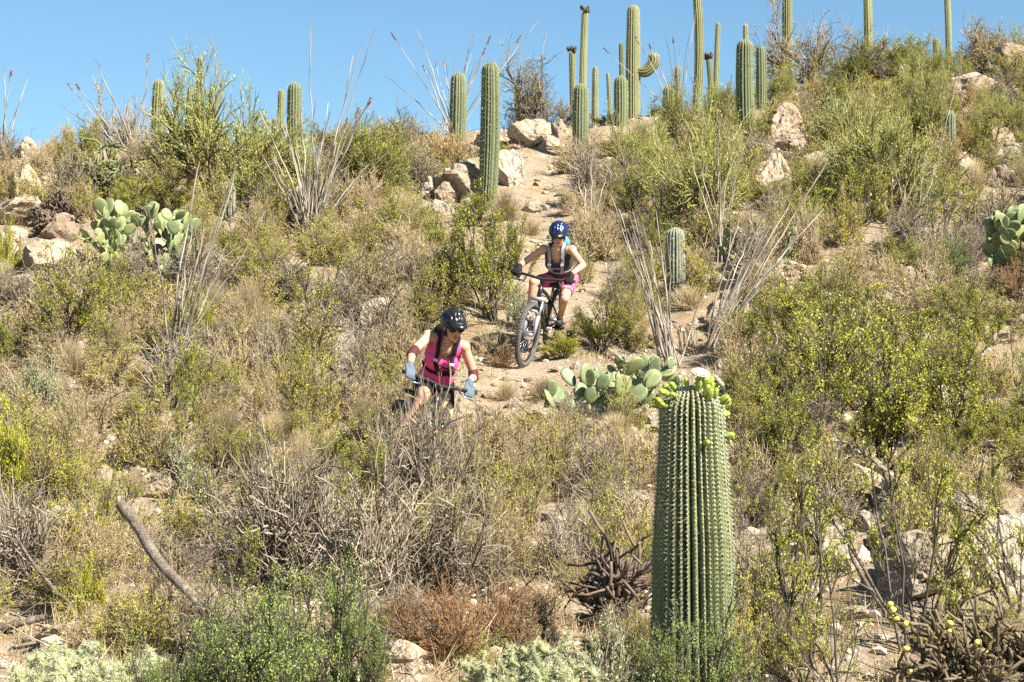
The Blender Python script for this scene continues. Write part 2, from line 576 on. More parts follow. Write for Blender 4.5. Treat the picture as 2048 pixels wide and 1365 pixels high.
def k_olive(seed):       # mixed olive leafy shrub
    g = np.random.default_rng(seed)
    lv = plant(g, 34, (5, 78), .5, .72, [
        dict(n=330, t=(.3, .98), along=.9, out=.75, len=(.12, .26), pts=4, r=(.0042, .0024), up=.2),
        dict(n=950, t=(.2, 1), along=.8, out=.9, len=(.04, .12), pts=3, r=(.0028, .0015), up=.2)], r1=(.009, .004))
    a = MB()
    for j, (P, r) in enumerate(lv): tubes(a, P, r, 3, clump(g, len(P), 0, .85))
    b = MB()
    leaves(b, leaf_points(g, lv[2][0], 4200), .0115, g, .5)
    leaves(b, leaf_points(g, lv[1][0], 800, (.5, 1)), .011, g, .5)
    return a.mesh('olive_shrub_stems', M['tw_brown']), b.mesh('olive_shrub_foliage', M['lf_olive'])

def k_creo(seed):        # creosote: vase of dark stems, yellow green leaflets towards the ends
    g = np.random.default_rng(seed)
    lv = plant(g, 17, (4, 52), .55, 1.0, [
        dict(n=150, t=(.3, .97), along=1, out=.6, len=(.16, .34), pts=5, r=(.0055, .003), up=.25, wig=.14),
        dict(n=900, t=(.25, 1), along=.9, out=.8, len=(.05, .15), pts=3, r=(.0030, .0016), up=.2)], r1=(.013, .005), wig1=.13, rise1=.03)
    a = MB()
    for j, (P, r) in enumerate(lv): tubes(a, P, r, 3, clump(g, len(P)))
    b = MB()
    leaves(b, leaf_points(g, lv[2][0], 9500, (.15, 1.05), .016), .0105, g, .55)
    return a.mesh('creosote_stems', M['tw_dark']), b.mesh('creosote_foliage', M['lf_creo'])

def k_open(seed):        # open creosote: thick dark crooked stems, leaves only near the ends
    g = np.random.default_rng(seed)
    lv = plant(g, 9, (4, 48), .5, 1.0, [
        dict(n=46, t=(.35, .97), along=1, out=.6, len=(.18, .40), pts=6, r=(.0065, .0035), up=.2, wig=.2),
        dict(n=260, t=(.35, 1), along=.9, out=.8, len=(.06, .17), pts=4, r=(.0032, .0018), up=.2)], r1=(.014, .006), wig1=.2, rise1=.02)
    a = MB()
    for j, (P, r) in enumerate(lv): tubes(a, P, r, 5 if j == 0 else 3, clump(g, len(P)))
    b = MB()
    leaves(b, leaf_points(g, lv[2][0], 3600, (.2, 1.05), .016), .0095, g, .55)
    return a.mesh('open_creosote_stems', M['tw_dark']), b.mesh('open_creosote_foliage', M['lf_creo'])

def k_yell(seed):        # small bright yellow green shrub
    g = np.random.default_rng(seed)
    lv = plant(g, 30, (3, 70), .5, .8, [
        dict(n=300, t=(.3, 1), along=1, out=.6, len=(.10, .22), pts=4, r=(.005, .003), up=.25),
        dict(n=900, t=(.2, 1), along=.9, out=.8, len=(.05, .12), pts=3, r=(.003, .0018), up=.2)], r1=(.009, .005))
    a = MB()
    for j, (P, r) in enumerate(lv): tubes(a, P, r, 3, clump(g, len(P)))
    b = MB(); leaves(b, leaf_points(g, lv[2][0], 5200, (.1, 1.05), .018), .013, g, .5)
    return a.mesh('yellow_shrub_stems', M['tw_green']), b.mesh('yellow_shrub_foliage', M['lf_yell'])

def k_green(seed):       # dense bright green bush with small leaves in sprays
    g = np.random.default_rng(seed)
    lv = plant(g, 26, (5, 76), .5, .78, [
        dict(n=260, t=(.3, 1), along=.9, out=.8, len=(.12, .28), pts=5, r=(.005, .003), up=.15, wig=.2),
        dict(n=1500, t=(.2, 1), along=.8, out=.9, len=(.05, .12), pts=3, r=(.003, .0015), up=.1)], r1=(.011, .005))
    a = MB()
    for j, (P, r) in enumerate(lv): tubes(a, P, r, 3, clump(g, len(P), 0, .7))
    b = MB(); leaves(b, leaf_points(g, lv[2][0], 19000, (0, 1.1), .016), .0072, g, .5)
    return a.mesh('green_bush_stems', M['tw_dark']), b.mesh('green_bush_foliage', M['lf_green'])

def k_greyleaf(seed):    # pale grey green brittlebush
    g = np.random.default_rng(seed)
    lv = plant(g, 40, (4, 80), .5, .62, [
        dict(n=420, t=(.4, 1), along=1, out=.7, len=(.08, .18), pts=4, r=(.0045, .003), up=.25)], r1=(.008, .004))
    a = MB()
    for j, (P, r) in enumerate(lv): tubes(a, P, r, 3, clump(g, len(P), .2, 1))
    b = MB(); leaves(b, leaf_points(g, lv[1][0], 5000, (.3, 1.05), .022), .014, g, .5)
    return a.mesh('brittlebush_stems', M['tw_grey']), b.mesh('brittlebush_foliage', M['lf_grey'])

def k_orange(seed):      # rust coloured dry shrub
    g = np.random.default_rng(seed)
    lv = plant(g, 60, (3, 75), .5, .62, [
        dict(n=500, t=(.3, 1), along=1, out=.6, len=(.10, .22), pts=4, r=(.004, .0025), up=.2),
        dict(n=1400, t=(.2, 1), along=.9, out=.8, len=(.04, .10), pts=3, r=(.0026, .0016), up=.2)], r1=(.007, .004))
    a = MB()
    for j, (P, r) in enumerate(lv): tubes(a, P, r, 3, clump(g, len(P)))
    b = MB(); leaves(b, leaf_points(g, lv[2][0], 1500), .009, g, .5, tint=clump(g, 1500))
    return a.mesh('rust_shrub_stems', M['tw_orange']), b.mesh('rust_shrub_foliage', M['tw_orange'])

def k_mound(seed):       # dense golden dome of dry stems
    g = np.random.default_rng(seed)
    lv = plant(g, 120, (3, 84), .5, .55, [
        dict(n=900, t=(.4, 1), along=1, out=.5, len=(.08, .18), pts=4, r=(.004, .0025), up=.2),
        dict(n=1500, t=(.3, 1), along=.9, out=.7, len=(.04, .09), pts=3, r=(.003, .0018), up=.2)], r1=(.006, .004), lo=.85, hi=1.0)
    a = MB()
    for j, (P, r) in enumerate(lv): tubes(a, P, r, 3, clump(g, len(P)))
    b = MB(); leaves(b, leaf_points(g, lv[2][0], 2500), .010, g, .4)
    return a.mesh('golden_mound_stems', M['gold']), b.mesh('golden_mound_foliage', M['gold'])

def k_grass(seed):       # bunch grass: fine straw blades
    g = np.random.default_rng(seed)
    az = g.uniform(0, 2 * PI, 900); t = np.abs(g.normal(0, R(34), 900)).clip(0, R(85))
    D = np.stack([np.sin(t) * np.cos(az), np.sin(t) * np.sin(az), np.cos(t)], 1)
    P0 = np.stack([g.normal(size=900) * .06, g.normal(size=900) * .06, np.full(900, -.02)], 1)
    P = grow(g, P0, D, g.uniform(.35, .75, 900), 5, .07, -.10)
    P[:, :, 2] = np.maximum(P[:, :, 2], -.02)
    a = MB(); tubes(a, P, np.linspace(.0045, .0012, 5)[None].repeat(900, 0), 3, clump(g, 900))
    return a.mesh('bunch_grass_blades', M['straw']), None

def k_palo(seed):        # palo verde: green limbs, broom of fine green twigs with tiny leaflets
    g = np.random.default_rng(seed)
    lv = plant(g, 13, (10, 70), .5, .80, [
        dict(n=60, t=(.25, .9), along=1, out=.7, len=(.20, .42), pts=5, r=(.0075, .004), up=.3, wig=.2),
        dict(n=420, t=(.2, .98), along=1, out=.7, len=(.12, .26), pts=4, r=(.005, .003), up=.25, wig=.16),
        dict(n=2000, t=(.2, 1), along=.9, out=.75, len=(.06, .14), pts=3, r=(.0024, .0013), up=.2)], r1=(.018, .008), npts1=9, wig1=.2, rise1=.03, base=.03, lo=.65, hi=.9, sectors=24)
    a = MB()
    tubes(a, *lv[0], 5, clump(g, len(lv[0][0]), 0, .6)); tubes(a, *lv[1], 4, clump(g, len(lv[1][0]), 0, .7))
    b = MB()
    tubes(b, *lv[2], 3, clump(g, len(lv[2][0])), 0); tubes(b, *lv[3], 3, clump(g, len(lv[3][0])), 0)
    leaves(b, leaf_points(g, lv[3][0], 7500, (.1, 1.1), .016), .0075, g, .5, mi=1)
    return a.mesh('palo_verde_trunk', [M['tw_brown']]), b.mesh('palo_verde_crown', [M['tw_green'], M['lf_palo']])

def k_mesq(seed):        # thin grey tree with a haze of bare twigs
    g = np.random.default_rng(seed)
    lv = plant(g, 8, (8, 60), .5, .95, [
        dict(n=60, t=(.25, .9), along=1, out=.8, len=(.20, .40), pts=5, r=(.008, .004), up=.25, wig=.22),
        dict(n=420, t=(.2, .98), along=.9, out=.9, len=(.10, .22), pts=4, r=(.0040, .0022), up=.2, wig=.2),
        dict(n=1300, t=(.2, 1), along=.8, out=1, len=(.05, .12), pts=3, r=(.0022, .0013), up=.1)], r1=(.020, .009), npts1=9, wig1=.2, base=.03, lo=.65, hi=.9, sectors=24)
    a = MB()
    tubes(a, *lv[0], 5, clump(g, len(lv[0][0]))); tubes(a, *lv[1], 4, clump(g, len(lv[1][0])))
    b = MB()
    tubes(b, *lv[2], 3, clump(g, len(lv[2][0])), 0); tubes(b, *lv[3], 3, clump(g, len(lv[3][0])), 0)
    leaves(b, leaf_points(g, lv[3][0], 2600, (.1, 1.1), .016), .008, g, .5, mi=1)
    return a.mesh('bare_tree_trunk', M['tw_dark']), b.mesh('bare_tree_crown', [M['tw_grey'], M['lf_olive']])

# kind: (builder, number of variants, object name, stem part, foliage part, category, width, height of the model)
KINDS = {
    'brown': (k_brown, 4, 'dry_shrub', 'stems', 'foliage', 'shrub', 1.0, .72),
    'grey': (k_grey, 3, 'bare_shrub', 'stems', 'foliage', 'shrub', 1.05, .8),
    'olive': (k_olive, 4, 'olive_shrub', 'stems', 'foliage', 'shrub', 1.0, .85),
    'creo': (k_creo, 4, 'creosote_bush', 'stems', 'foliage', 'bush', 1.1, 1.15),
    'open': (k_open, 3, 'creosote_bush', 'stems', 'foliage', 'bush', 1.1, 1.15),
    'yell': (k_yell, 2, 'yellow_green_shrub', 'stems', 'foliage', 'shrub', 1.0, .9),
    'green': (k_green, 3, 'green_bush', 'stems', 'foliage', 'bush', 1.1, .95),
    'greyleaf': (k_greyleaf, 2, 'brittlebush', 'stems', 'foliage', 'shrub', 1.0, .75),
    'orange': (k_orange, 2, 'rust_shrub', 'stems', 'foliage', 'shrub', 1.0, .75),
    'mound': (k_mound, 2, 'golden_shrub', 'stems', 'foliage', 'shrub', 1.0, .6),
    'grass': (k_grass, 2, 'bunch_grass', 'blades', None, 'grass', .9, .55),
    'palo': (k_palo, 3, 'palo_verde_tree', 'trunk', 'crown', 'tree', 1.0, 1.1),
    'mesq': (k_mesq, 2, 'bare_tree', 'trunk', 'crown', 'tree', 1.0, 1.1),
}
PROTO = {}
for ki, (kind, spec) in enumerate(KINDS.items()):
    PROTO[kind] = []
    for j in range(spec[1]):
        a_, b_ = spec[0](1000 + ki * 17 + j)
        co = []
        for me_ in (a_, b_):
            if me_ is not None:
                c_ = np.zeros(len(me_.vertices) * 3, np.float32); me_.vertices.foreach_get('co', c_); co.append(c_.reshape(-1, 3))
        co = np.concatenate(co)
        rad_ = np.percentile(np.hypot(co[:, 0], co[:, 1]), 97)
        PROTO[kind].append((a_, b_, float(2 * rad_), float(np.percentile(co[:, 2], 98.5))))

prng = random.Random(4)
def put(kind, P, w, h, label, group=None, rz=None, var=None, lean=None):
    """one shrub or tree with its parts; w, h in metres"""
    b, nv, name, s1, s2, cat, mw, mh = KINDS[kind]
    ms, mf, mw, mh = PROTO[kind][prng.randrange(nv) if var is None else var % nv]
    e = empty(name, (P.x, P.y, P.z - .01), prng.uniform(0, 2 * PI) if rz is None else rz, (w / mw, w / mw, h / mh))
    lean = lean or ((prng.gauss(0, .10), prng.gauss(0, .10)) if kind not in ('grass',) else (0, 0))
    e.rotation_euler[0] = lean[0]; e.rotation_euler[1] = lean[1]
    tag(e, label, cat, group)
    link(s1, ms, e)
    if mf is not None: link(s2, mf, e)
    return e

def putpx(kind, px, py, wpx, hpx, label, group=None, d=None, **kw):
    if d is None:
        P, d = hit(px, py)
        if P is None: raise ValueError(f'{kind} at {px},{py} meets no ground')
    else:
        P = at_dist(px, d)
        hpx = max(20, project((P.x, P.y, P.z))[1] - (py - hpx))
    k = d / FPX
    return put(kind, P, wpx * k, hpx * k, label, group, **kw)

# ------------------------------------------------------------------ ground: one sheet, fine where the hill is in view
def axis(lo, hi, step, far_lo, far_hi):
    a = list(np.arange(lo, hi, step))
    s, x = step, a[-1]
    while x < far_hi:
        s *= 1.22; x += s; a.append(x)
    s, x = step, a[0]
    front = []
    while x > far_lo:
        s *= 1.22; x -= s; front.append(x)
    return np.array(front[::-1] + a)
gx = axis(-8.5, 8.5, .115, -700, 700)
gy = axis(7.0, 47.0, .14, -500, 900)
nx_, ny_ = len(gx), len(gy)
GV = np.zeros((ny_, nx_, 3)); GT = np.zeros((ny_, nx_))
for j, y in enumerate(gy):
    for i, x in enumerate(gx):
        GV[j, i] = (x, y, height(float(x), float(y)))
        if 15 < y < 42 and abs(x) < 8:
            GT[j, i] = max(0, min(1, 1.25 - trail_dist(x, y) / .55))
idx = np.arange(nx_ * ny_).reshape(ny_, nx_)
gmb = MB()
gmb.add(GV.reshape(-1, 3), np.stack([idx[:-1, :-1], idx[:-1, 1:], idx[1:, 1:], idx[1:, :-1]], -1).reshape(-1, 4), 0.5)
gme = gmb.mesh('hillside', M['soil'])
a_ = gme.attributes.new('trail', 'FLOAT', 'POINT')
a_.data.foreach_set('value', GT.ravel().astype(np.float32))
ground = link('ground', gme)
tag(ground, 'pale stony desert hillside rising to a ridge', None, None, 'structure')

# ------------------------------------------------------------------ rocks
def rock_mesh(seed, sub=4, mat='rock', flat=.75, cuts=14, name='boulder', layered=False):
    rr = random.Random(seed)
    bm = bmesh.new()
    bmesh.ops.create_icosphere(bm, subdivisions=sub, radius=.5)
    planes = []
    for _ in range(cuts):
        n = Vector((rr.gauss(0, 1), rr.gauss(0, 1), rr.gauss(0, .8))).normalized()
        planes.append((n, rr.uniform(.24, .40)))
    off = Vector((rr.uniform(0, 50), rr.uniform(0, 50), rr.uniform(0, 50)))
    for v in bm.verts:
        p = v.co.copy()
        p *= 1 + .16 * noise.noise(p * 2.2 + off)
        for n, d in planes:
            s = p.dot(n) - d
            if s > 0: p -= n * s * .97
        q = p * 5 + off
        p += p.normalized() * (.016 * noise.noise(q) + .012 * noise.noise(q * 2.3) - .05 * max(0, .12 - abs(noise.noise(q * .55 + Vector((3, 7, 1))))) / .12 + .008 * noise.noise(q * 5))
        if layered:
            z = p.z * 9 + .8 * noise.noise(p * 3 + off)
            p.x *= 1 + .05 * math.sin(z * 2.4); p.y *= 1 + .05 * math.sin(z * 2.4)
        p.z *= flat
        v.co = p
    me = bpy.data.meshes.new(name)
    bm.to_mesh(me); bm.free()
    me.materials.append(M[mat])
    return me
ROCKS = {'tan': [rock_mesh(10 + i, 4, 'rock', .75) for i in range(5)],
         'pale': [rock_mesh(30 + i, 4, 'rock_pale', .7) for i in range(3)],
         'dark': [rock_mesh(50 + i, 4, 'rock_dark', .8) for i in range(3)],
         'slab': [rock_mesh(70 + i, 4, 'rock', .42, 12, layered=True) for i in range(3)]}

def boulder(kind, px, py, wpx, hpx, label, group=None, rz=None, depth=.9, tilt=(0, 0), var=None, d=None, sink=.28):
    """py is the foot of the rock in the photograph"""
    if d is None:
        P, d = hit(px, py)
    else:
        P = at_dist(px, d)
    k = d / FPX
    w, h = wpx * k, hpx * k
    lst = ROCKS[kind]
    me = lst[prng.randrange(len(lst)) if var is None else var % len(lst)]
    dz = me.get('dz') or max(v.co.z for v in me.vertices) - min(v.co.z for v in me.vertices)
    dx = max(v.co.x for v in me.vertices) - min(v.co.x for v in me.vertices)
    full = h / (1 - sink)
    o = link('boulder', me, None, (P.x, P.y + w * depth * .25, P.z + full * (.5 - sink)), (tilt[0], tilt[1], prng.uniform(0, 6.28) if rz is None else rz), (w / dx, w / dx * depth, full / dz))
    return tag(o, label, 'rock', group)

# ------------------------------------------------------------------ saguaros
def ribbed(mb, path, radii, nribs, rng, depth=.17, tint_hi=.85, crown=None, jit=.12):
    path = np.asarray(path, float); n = len(path)
    T = np.gradient(path, axis=0); T = norm(T)
    ref = np.array([0, 1., 0])
    A = norm(np.cross(np.repeat(ref[None], n, 0), T)); B = np.cross(T, A)
    k = nribs * 4
    ang = np.arange(k) * 2 * PI / k
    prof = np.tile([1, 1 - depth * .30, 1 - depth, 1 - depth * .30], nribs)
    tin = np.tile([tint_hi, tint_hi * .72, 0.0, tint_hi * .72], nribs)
    rib_j = 1 + .2 * jit * rng.normal(size=nribs).repeat(4)
    ang = ang + (rng.normal(size=nribs) * jit * 2 * PI / nribs).repeat(4)
    tw = .25 * np.sin(np.linspace(0, 2, n)) * rng.uniform(-.4, .4)
    a2 = ang[None] + tw[:, None]
    rr = np.asarray(radii)[:, None] * prof[None] * rib_j[None]
    V = path[:, None, :] + rr[..., None] * (A[:, None] * np.cos(a2)[..., None] + B[:, None] * np.sin(a2)[..., None])
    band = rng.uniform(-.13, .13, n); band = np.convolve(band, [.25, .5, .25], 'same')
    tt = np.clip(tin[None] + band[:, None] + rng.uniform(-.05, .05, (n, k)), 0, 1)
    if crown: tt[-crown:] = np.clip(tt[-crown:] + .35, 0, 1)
    ii = np.arange(n * k).reshape(n, k)
    F = np.stack([ii[:-1], np.roll(ii, -1, 1)[:-1], np.roll(ii, -1, 1)[1:], ii[1:]], -1).reshape(-1, 4)
    mb.add(V.reshape(-1, 3), F, tt.ravel())
    ridge = V[:, ::4]                               # (n, nribs, 3)
    outd = norm(ridge - path[:, None])
    return ridge, outd, T

def dome_profile(H, rfun, n, dome):
    """heights and radii ending in a rounded crown"""
    z = np.concatenate([np.linspace(0, H - dome, n - 7, endpoint=False), H - dome + dome * np.sin(np.linspace(0, PI / 2, 7))])
    r = np.array([rfun(t / H) for t in z])
    k = np.clip((z - (H - dome)) / dome, 0, 1)
    r = r * np.sqrt(np.clip(1 - k ** 2, .0015, 1))
    return z, r

def spine_rows(mb, ridge, outd, T, step, rng, k=4, ln=.03, wd=.0012, mi=0, zmin=-1):
    n, nr, _ = ridge.shape
    C, D = [], []
    for j in range(nr):
        p = ridge[:, j]
        seg = np.linalg.norm(np.diff(p, axis=0), axis=1)
        s = np.concatenate([[0], np.cumsum(seg)])
        q = np.arange(rng.uniform(0, step), s[-1], step) 
        pts = np.stack([np.interp(q, s, p[:, a]) for a in range(3)], 1)
        dd = np.stack([np.interp(q, s, outd[:, j, a]) for a in range(3)], 1)
        C.append(pts); D.append(dd)
    C = np.concatenate(C); D = np.concatenate(D)
    if k:
        Ck = np.repeat(C, k, 0); Dk = norm(np.repeat(D, k, 0) + rng.normal(size=(len(C) * k, 3)) * .75)
        zt = (Ck[:, 2] - ridge[..., 2].min()) / np.ptp(ridge[..., 2])
        spikes(mb, Ck, Dk, rng.uniform(.5, 1.2, len(Ck)) * ln, wd, rng, mi=mi, tint=np.clip(zt * .9 - .1 + rng.normal(size=len(Ck)) * .18, 0, 1))
    return C, D

def saguaro(P, H, r, label, seed=0, nribs=14, mat='sag', lean=(0, 0), rfun=None, group=None, arms=(), spk=3, step=.07, wd=.0025, ln=.04, rings=26, capdark=False):
    rng = np.random.default_rng(seed + 500)
    e = empty('saguaro_cactus', (P.x, P.y, P.z - .04))
    tag(e, label, 'cactus', group)
    H += .04
    if rfun is None:
        a = rng.uniform(.86, .96)
        rfun = lambda t: r * (a + (1 - a) * math.sin(PI * min(1, t * 1.05)))
    z, rr = dome_profile(H, rfun, rings, min(.9 * r, H * .3))
    t = z / H
    wob = rng.normal(size=2) * .012 * H
    path = np.stack([lean[0] * t * H + wob[0] * np.sin(t * 3), lean[1] * t * H + wob[1] * np.sin(t * 2.5), z], 1)
    mb = MB()
    ridge, od, T = ribbed(mb, path, rr, nribs, rng, crown=3)
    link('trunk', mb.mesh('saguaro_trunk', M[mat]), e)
    sb = MB()
    spine_rows(sb, ridge, od, T, step, rng, spk, ln, wd)
    for (z0, dx, up, ra, az) in arms:                # arm: leaves the trunk at z0, goes out dx, rises up
        u = np.array([math.cos(az), math.sin(az)])
        s = np.linspace(0, 1, 18)
        hx = dx * np.minimum(1, np.sin(np.minimum(s * 1.5, 1) * PI / 2))
        hz = z0 - .12 * dx * np.sin(np.minimum(s * 2.2, 1) * PI) + up * np.clip((s - .25) / .75, 0, 1) ** 1.3
        ap = np.stack([u[0] * hx, u[1] * hx, hz], 1)
        ar = ra * np.minimum(1, .55 + s * 2) * np.sqrt(np.clip(1 - (np.clip((s - .82) / .18, 0, 1)) ** 2, .003, 1))
        am = MB()
        rg, o2, T2 = ribbed(am, ap, ar, 10, rng, crown=2)
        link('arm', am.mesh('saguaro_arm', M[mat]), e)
        spine_rows(sb, rg, o2, T2, step, rng, spk, ln, wd)
    if capdark:
        cm = MB()
        n = 16
        az = rng.uniform(0, 2 * PI, n)
        c = np.stack([path[-1, 0] + r * .8 * np.cos(az), path[-1, 1] + r * .8 * np.sin(az), path[-1, 2] + rng.uniform(-.06, .06, n)], 1)
        tubes(cm, np.stack([c, c + np.stack([np.cos(az) * .05, np.sin(az) * .05, np.full(n, .10)], 1)], 1), np.tile([.04, .03], (n, 1)), 5, .3, cap=True)
        link('dry_flowers', cm.mesh('dry_flower_crown', M['tw_dark']), e)
    link('spines', sb.mesh('saguaro_spines', M['spine_far']), e, kind='stuff')
    return e

def sagpx(px, top, w, label, base=None, d=None, grow_mat='sag', group=None, toppx=None, **kw):
    if d is None: P, d = hit(px, base)
    else: P = at_dist(px, d)
    ztop = CAMZ + ray(px, top).z * d / ray(px, top).y
    H = ztop - P.z
    lean = kw.pop('lean', (random.Random(px).gauss(0, .012), 0))
    ap = kw.pop('arms_px', ())          # arms measured in the photograph: row, reach, rise, half width
    if ap: kw['arms'] = [(CAMZ + ray(px, a[0]).z * d / ray(px, a[0]).y - P.z + .04, a[1] * d / FPX, a[2] * d / FPX, a[3] * d / FPX, a[4]) for a in ap]
    if toppx is not None: lean = ((toppx - px) * d / FPX / H, 0)
    return saguaro(P, H, w * d / FPX / 2, label, seed=int(px), mat=grow_mat, lean=lean, group=group, **kw)

# ------------------------------------------------------------------ ocotillo
def wand(seed):
    g = np.random.default_rng(seed)
    n = 14
    z = np.linspace(0, 1, n)
    wx = np.cumsum(g.normal(size=n)) * .009; wy = np.cumsum(g.normal(size=n)) * .009
    bend = g.uniform(.02, .10)
    P = np.stack([wx - wx[0] + bend * z ** 2.2, wy - wy[0], z], 1)[None]
    a = MB()
    tubes(a, P, np.linspace(.0115, .0045, n)[None], 5, g.uniform(.1, 1, (1, n)))
    i = np.zeros(220, int)
    p, d = sample(P, i, g.uniform(.05, .97, 220))
    spikes(a, p, g.normal(size=(220, 3)) + np.array([0, 0, .3]), g.uniform(.010, .022, 220), .0018, g)
    b = MB()
    tip = P[0, -1]
    c = tip + np.stack([g.normal(size=90) * .007, g.normal(size=90) * .007, g.uniform(-.06, .02, 90)], 1)
    leaves(b, c, .009, g, .5, up=.5)
    return a.mesh('ocotillo_stem', M['oco']), b.mesh('ocotillo_tip', M['oco_tip'])
WANDS = [wand(300 + i) for i in range(6)]

def ocotillo(P, n, length, label, tilt=(6, 34), group=None, seed=0, targets=(), d=None, thick=1.0, tips=.4, az=None):
    g = random.Random(seed + 77)
    e = empty('ocotillo', (P.x, P.y, P.z - .05))
    tag(e, label, 'ocotillo', group)
    specs = []
    for (tx, ty) in targets:
        r_ = ray(tx, ty); dy = g.uniform(-.4, .6)
        q = Vector((0, 0, CAMZ)) + r_ * ((P.y + dy) / r_.y)
        v = q - Vector((P.x, P.y, P.z - .05))
        specs.append((math.acos(max(-1, min(1, v.z / v.length))), math.atan2(v.y, v.x), v.length))
    for i in range(n):
        a = g.uniform(0, 2 * PI) if az is None else g.gauss(az[0], az[1])
        specs.append((R(g.uniform(*tilt)), a, length * g.uniform(.65, 1.08)))
    for (t, a, L) in specs:
        s, tp = WANDS[g.randrange(len(WANDS))]
        k = thick * g.uniform(.8, 1.25) * (1.15 if L > length else 1)
        o = link('stem', s, e, (g.gauss(0, .05), g.gauss(0, .05), 0), (0, t - .035, a), (k * 1.05, k * 1.05, L))
        if g.random() < tips: link('dry_tip', tp, o)
    return e

# ------------------------------------------------------------------ prickly pear
def pad_mesh():
    n = 14
    V = []; rings = [(1.0, .035), (.86, .075), (.5, .10)]
    def outline(a):
        w = .37
        y = .5 - .5 * math.cos(a)
        x = w * math.sin(a) * (1 + .16 * (y - .5) * 2)
        return x, y
    pts = [outline(2 * PI * i / n) for i in range(n)]
    for s in (1, -1):
        for k, th in rings:
            for (x, z) in pts: V.append((x * k, s * th * .6 * (1 if k < 1 else .55), .5 + (z - .5) * k))
        V.append((0, s * .065, .5))
    F4, F3 = [], []
    m = 3 * n + 1
    for s in range(2):
        o_ = s * m
        for r_ in range(2):
            for i in range(n):
                q = [o_ + r_ * n + i, o_ + r_ * n + (i + 1) % n, o_ + (r_ + 1) * n + (i + 1) % n, o_ + (r_ + 1) * n + i]
                F4.append(q if s else q[::-1])
        for i in range(n):
            q = [o_ + 2 * n + i, o_ + 2 * n + (i + 1) % n, o_ + 3 * n]
            F3.append(q if s else q[::-1])
    for i in range(n):
        F4.append([i, (i + 1) % n, m + (i + 1) % n, m + i])
    mb = MB(); mb.add(V, F4, .5); mb.f.append(np.array(F3)); mb.m.append(np.zeros(len(F3)))
    return mb.mesh('prickly_pear_pad', M['pad'])
PAD = pad_mesh()

def prickly_pear(P, w, h, label, seed=0, size=.22, n0=9, face=0.0, group=None, spiny=0, levels=3, kids=(1, 3), jitter=.7):
    g = random.Random(seed + 31)
    e = empty('prickly_pear', (P.x, P.y, P.z - .03))
    tag(e, label, 'cactus', group)
    made = []
    def pad(pos, d, nrm, s, lv):
        d = d.normalized(); nrm = (nrm - d * nrm.dot(d)).normalized()
        x = nrm.cross(d)
        mat = Matrix((x, nrm, d)).transposed().to_4x4()
        mat.translation = pos
        o = link('pad', PAD, e)
        o.matrix_local = mat @ Matrix.Diagonal((s * g.uniform(.85, 1.1), s, s, 1))
        made.append((pos, d, nrm, x, s))
        if lv <= 0: return
        for c in range(g.randint(*kids)):
            a = g.uniform(-1.0, 1.0)
            q = pos + d * s * (.5 + .46 * math.cos(a)) + x * s * .40 * math.sin(a)
            if q.z > h * .80 or abs(q.x) > w * .55 or abs(q.y) > w * .5: continue
            nd = d * math.cos(a) + x * math.sin(a) + Vector((g.gauss(0, .25), g.gauss(0, .3), g.uniform(.0, .3)))
            nn = nrm + Vector((g.gauss(0, jitter), g.gauss(0, jitter * .5), g.gauss(0, .25)))
            pad(q, nd, nn, s * g.uniform(.8, 1.05), lv - 1)
    for i in range(n0):
        x0 = (i + .5) / n0 * w - w / 2 + g.gauss(0, .05 * w)
        y0 = g.uniform(-.35, .35) * w
        a = g.gauss(face, .8)
        pad(Vector((x0 * .75, y0 * .8, 0)), Vector((x0 / w * 1.2 + g.gauss(0, .25), g.gauss(0, .3) + y0 / w * .5, 1)), Vector((math.sin(a), -math.cos(a), g.gauss(.15, .2))), size * g.uniform(.85, 1.1), levels)
    if spiny:
        rng = np.random.default_rng(seed)
        mb = MB()
        for (pos, d, nrm, x, s) in made:
            m_ = spiny
            u = rng.uniform(-1, 1, (m_, 2))
            sg = np.where(rng.random(m_) < .5, 1, -1)
            c = np.array(pos)[None] + np.array(d)[None] * (s * (.5 + .42 * u[:, 1:2])) + np.array(x)[None] * (s * .30 * u[:, 0:1]) + np.array(nrm)[None] * (sg[:, None] * s * .045)
            dd = np.array(nrm)[None] * sg[:, None] + rng.normal(size=(m_, 3)) * .6
            spikes(mb, c, dd, rng.uniform(.02, .045, m_), .0016, rng)
        link('spines', mb.mesh('prickly_pear_spines', M['spine']), e, kind='stuff')
    return e

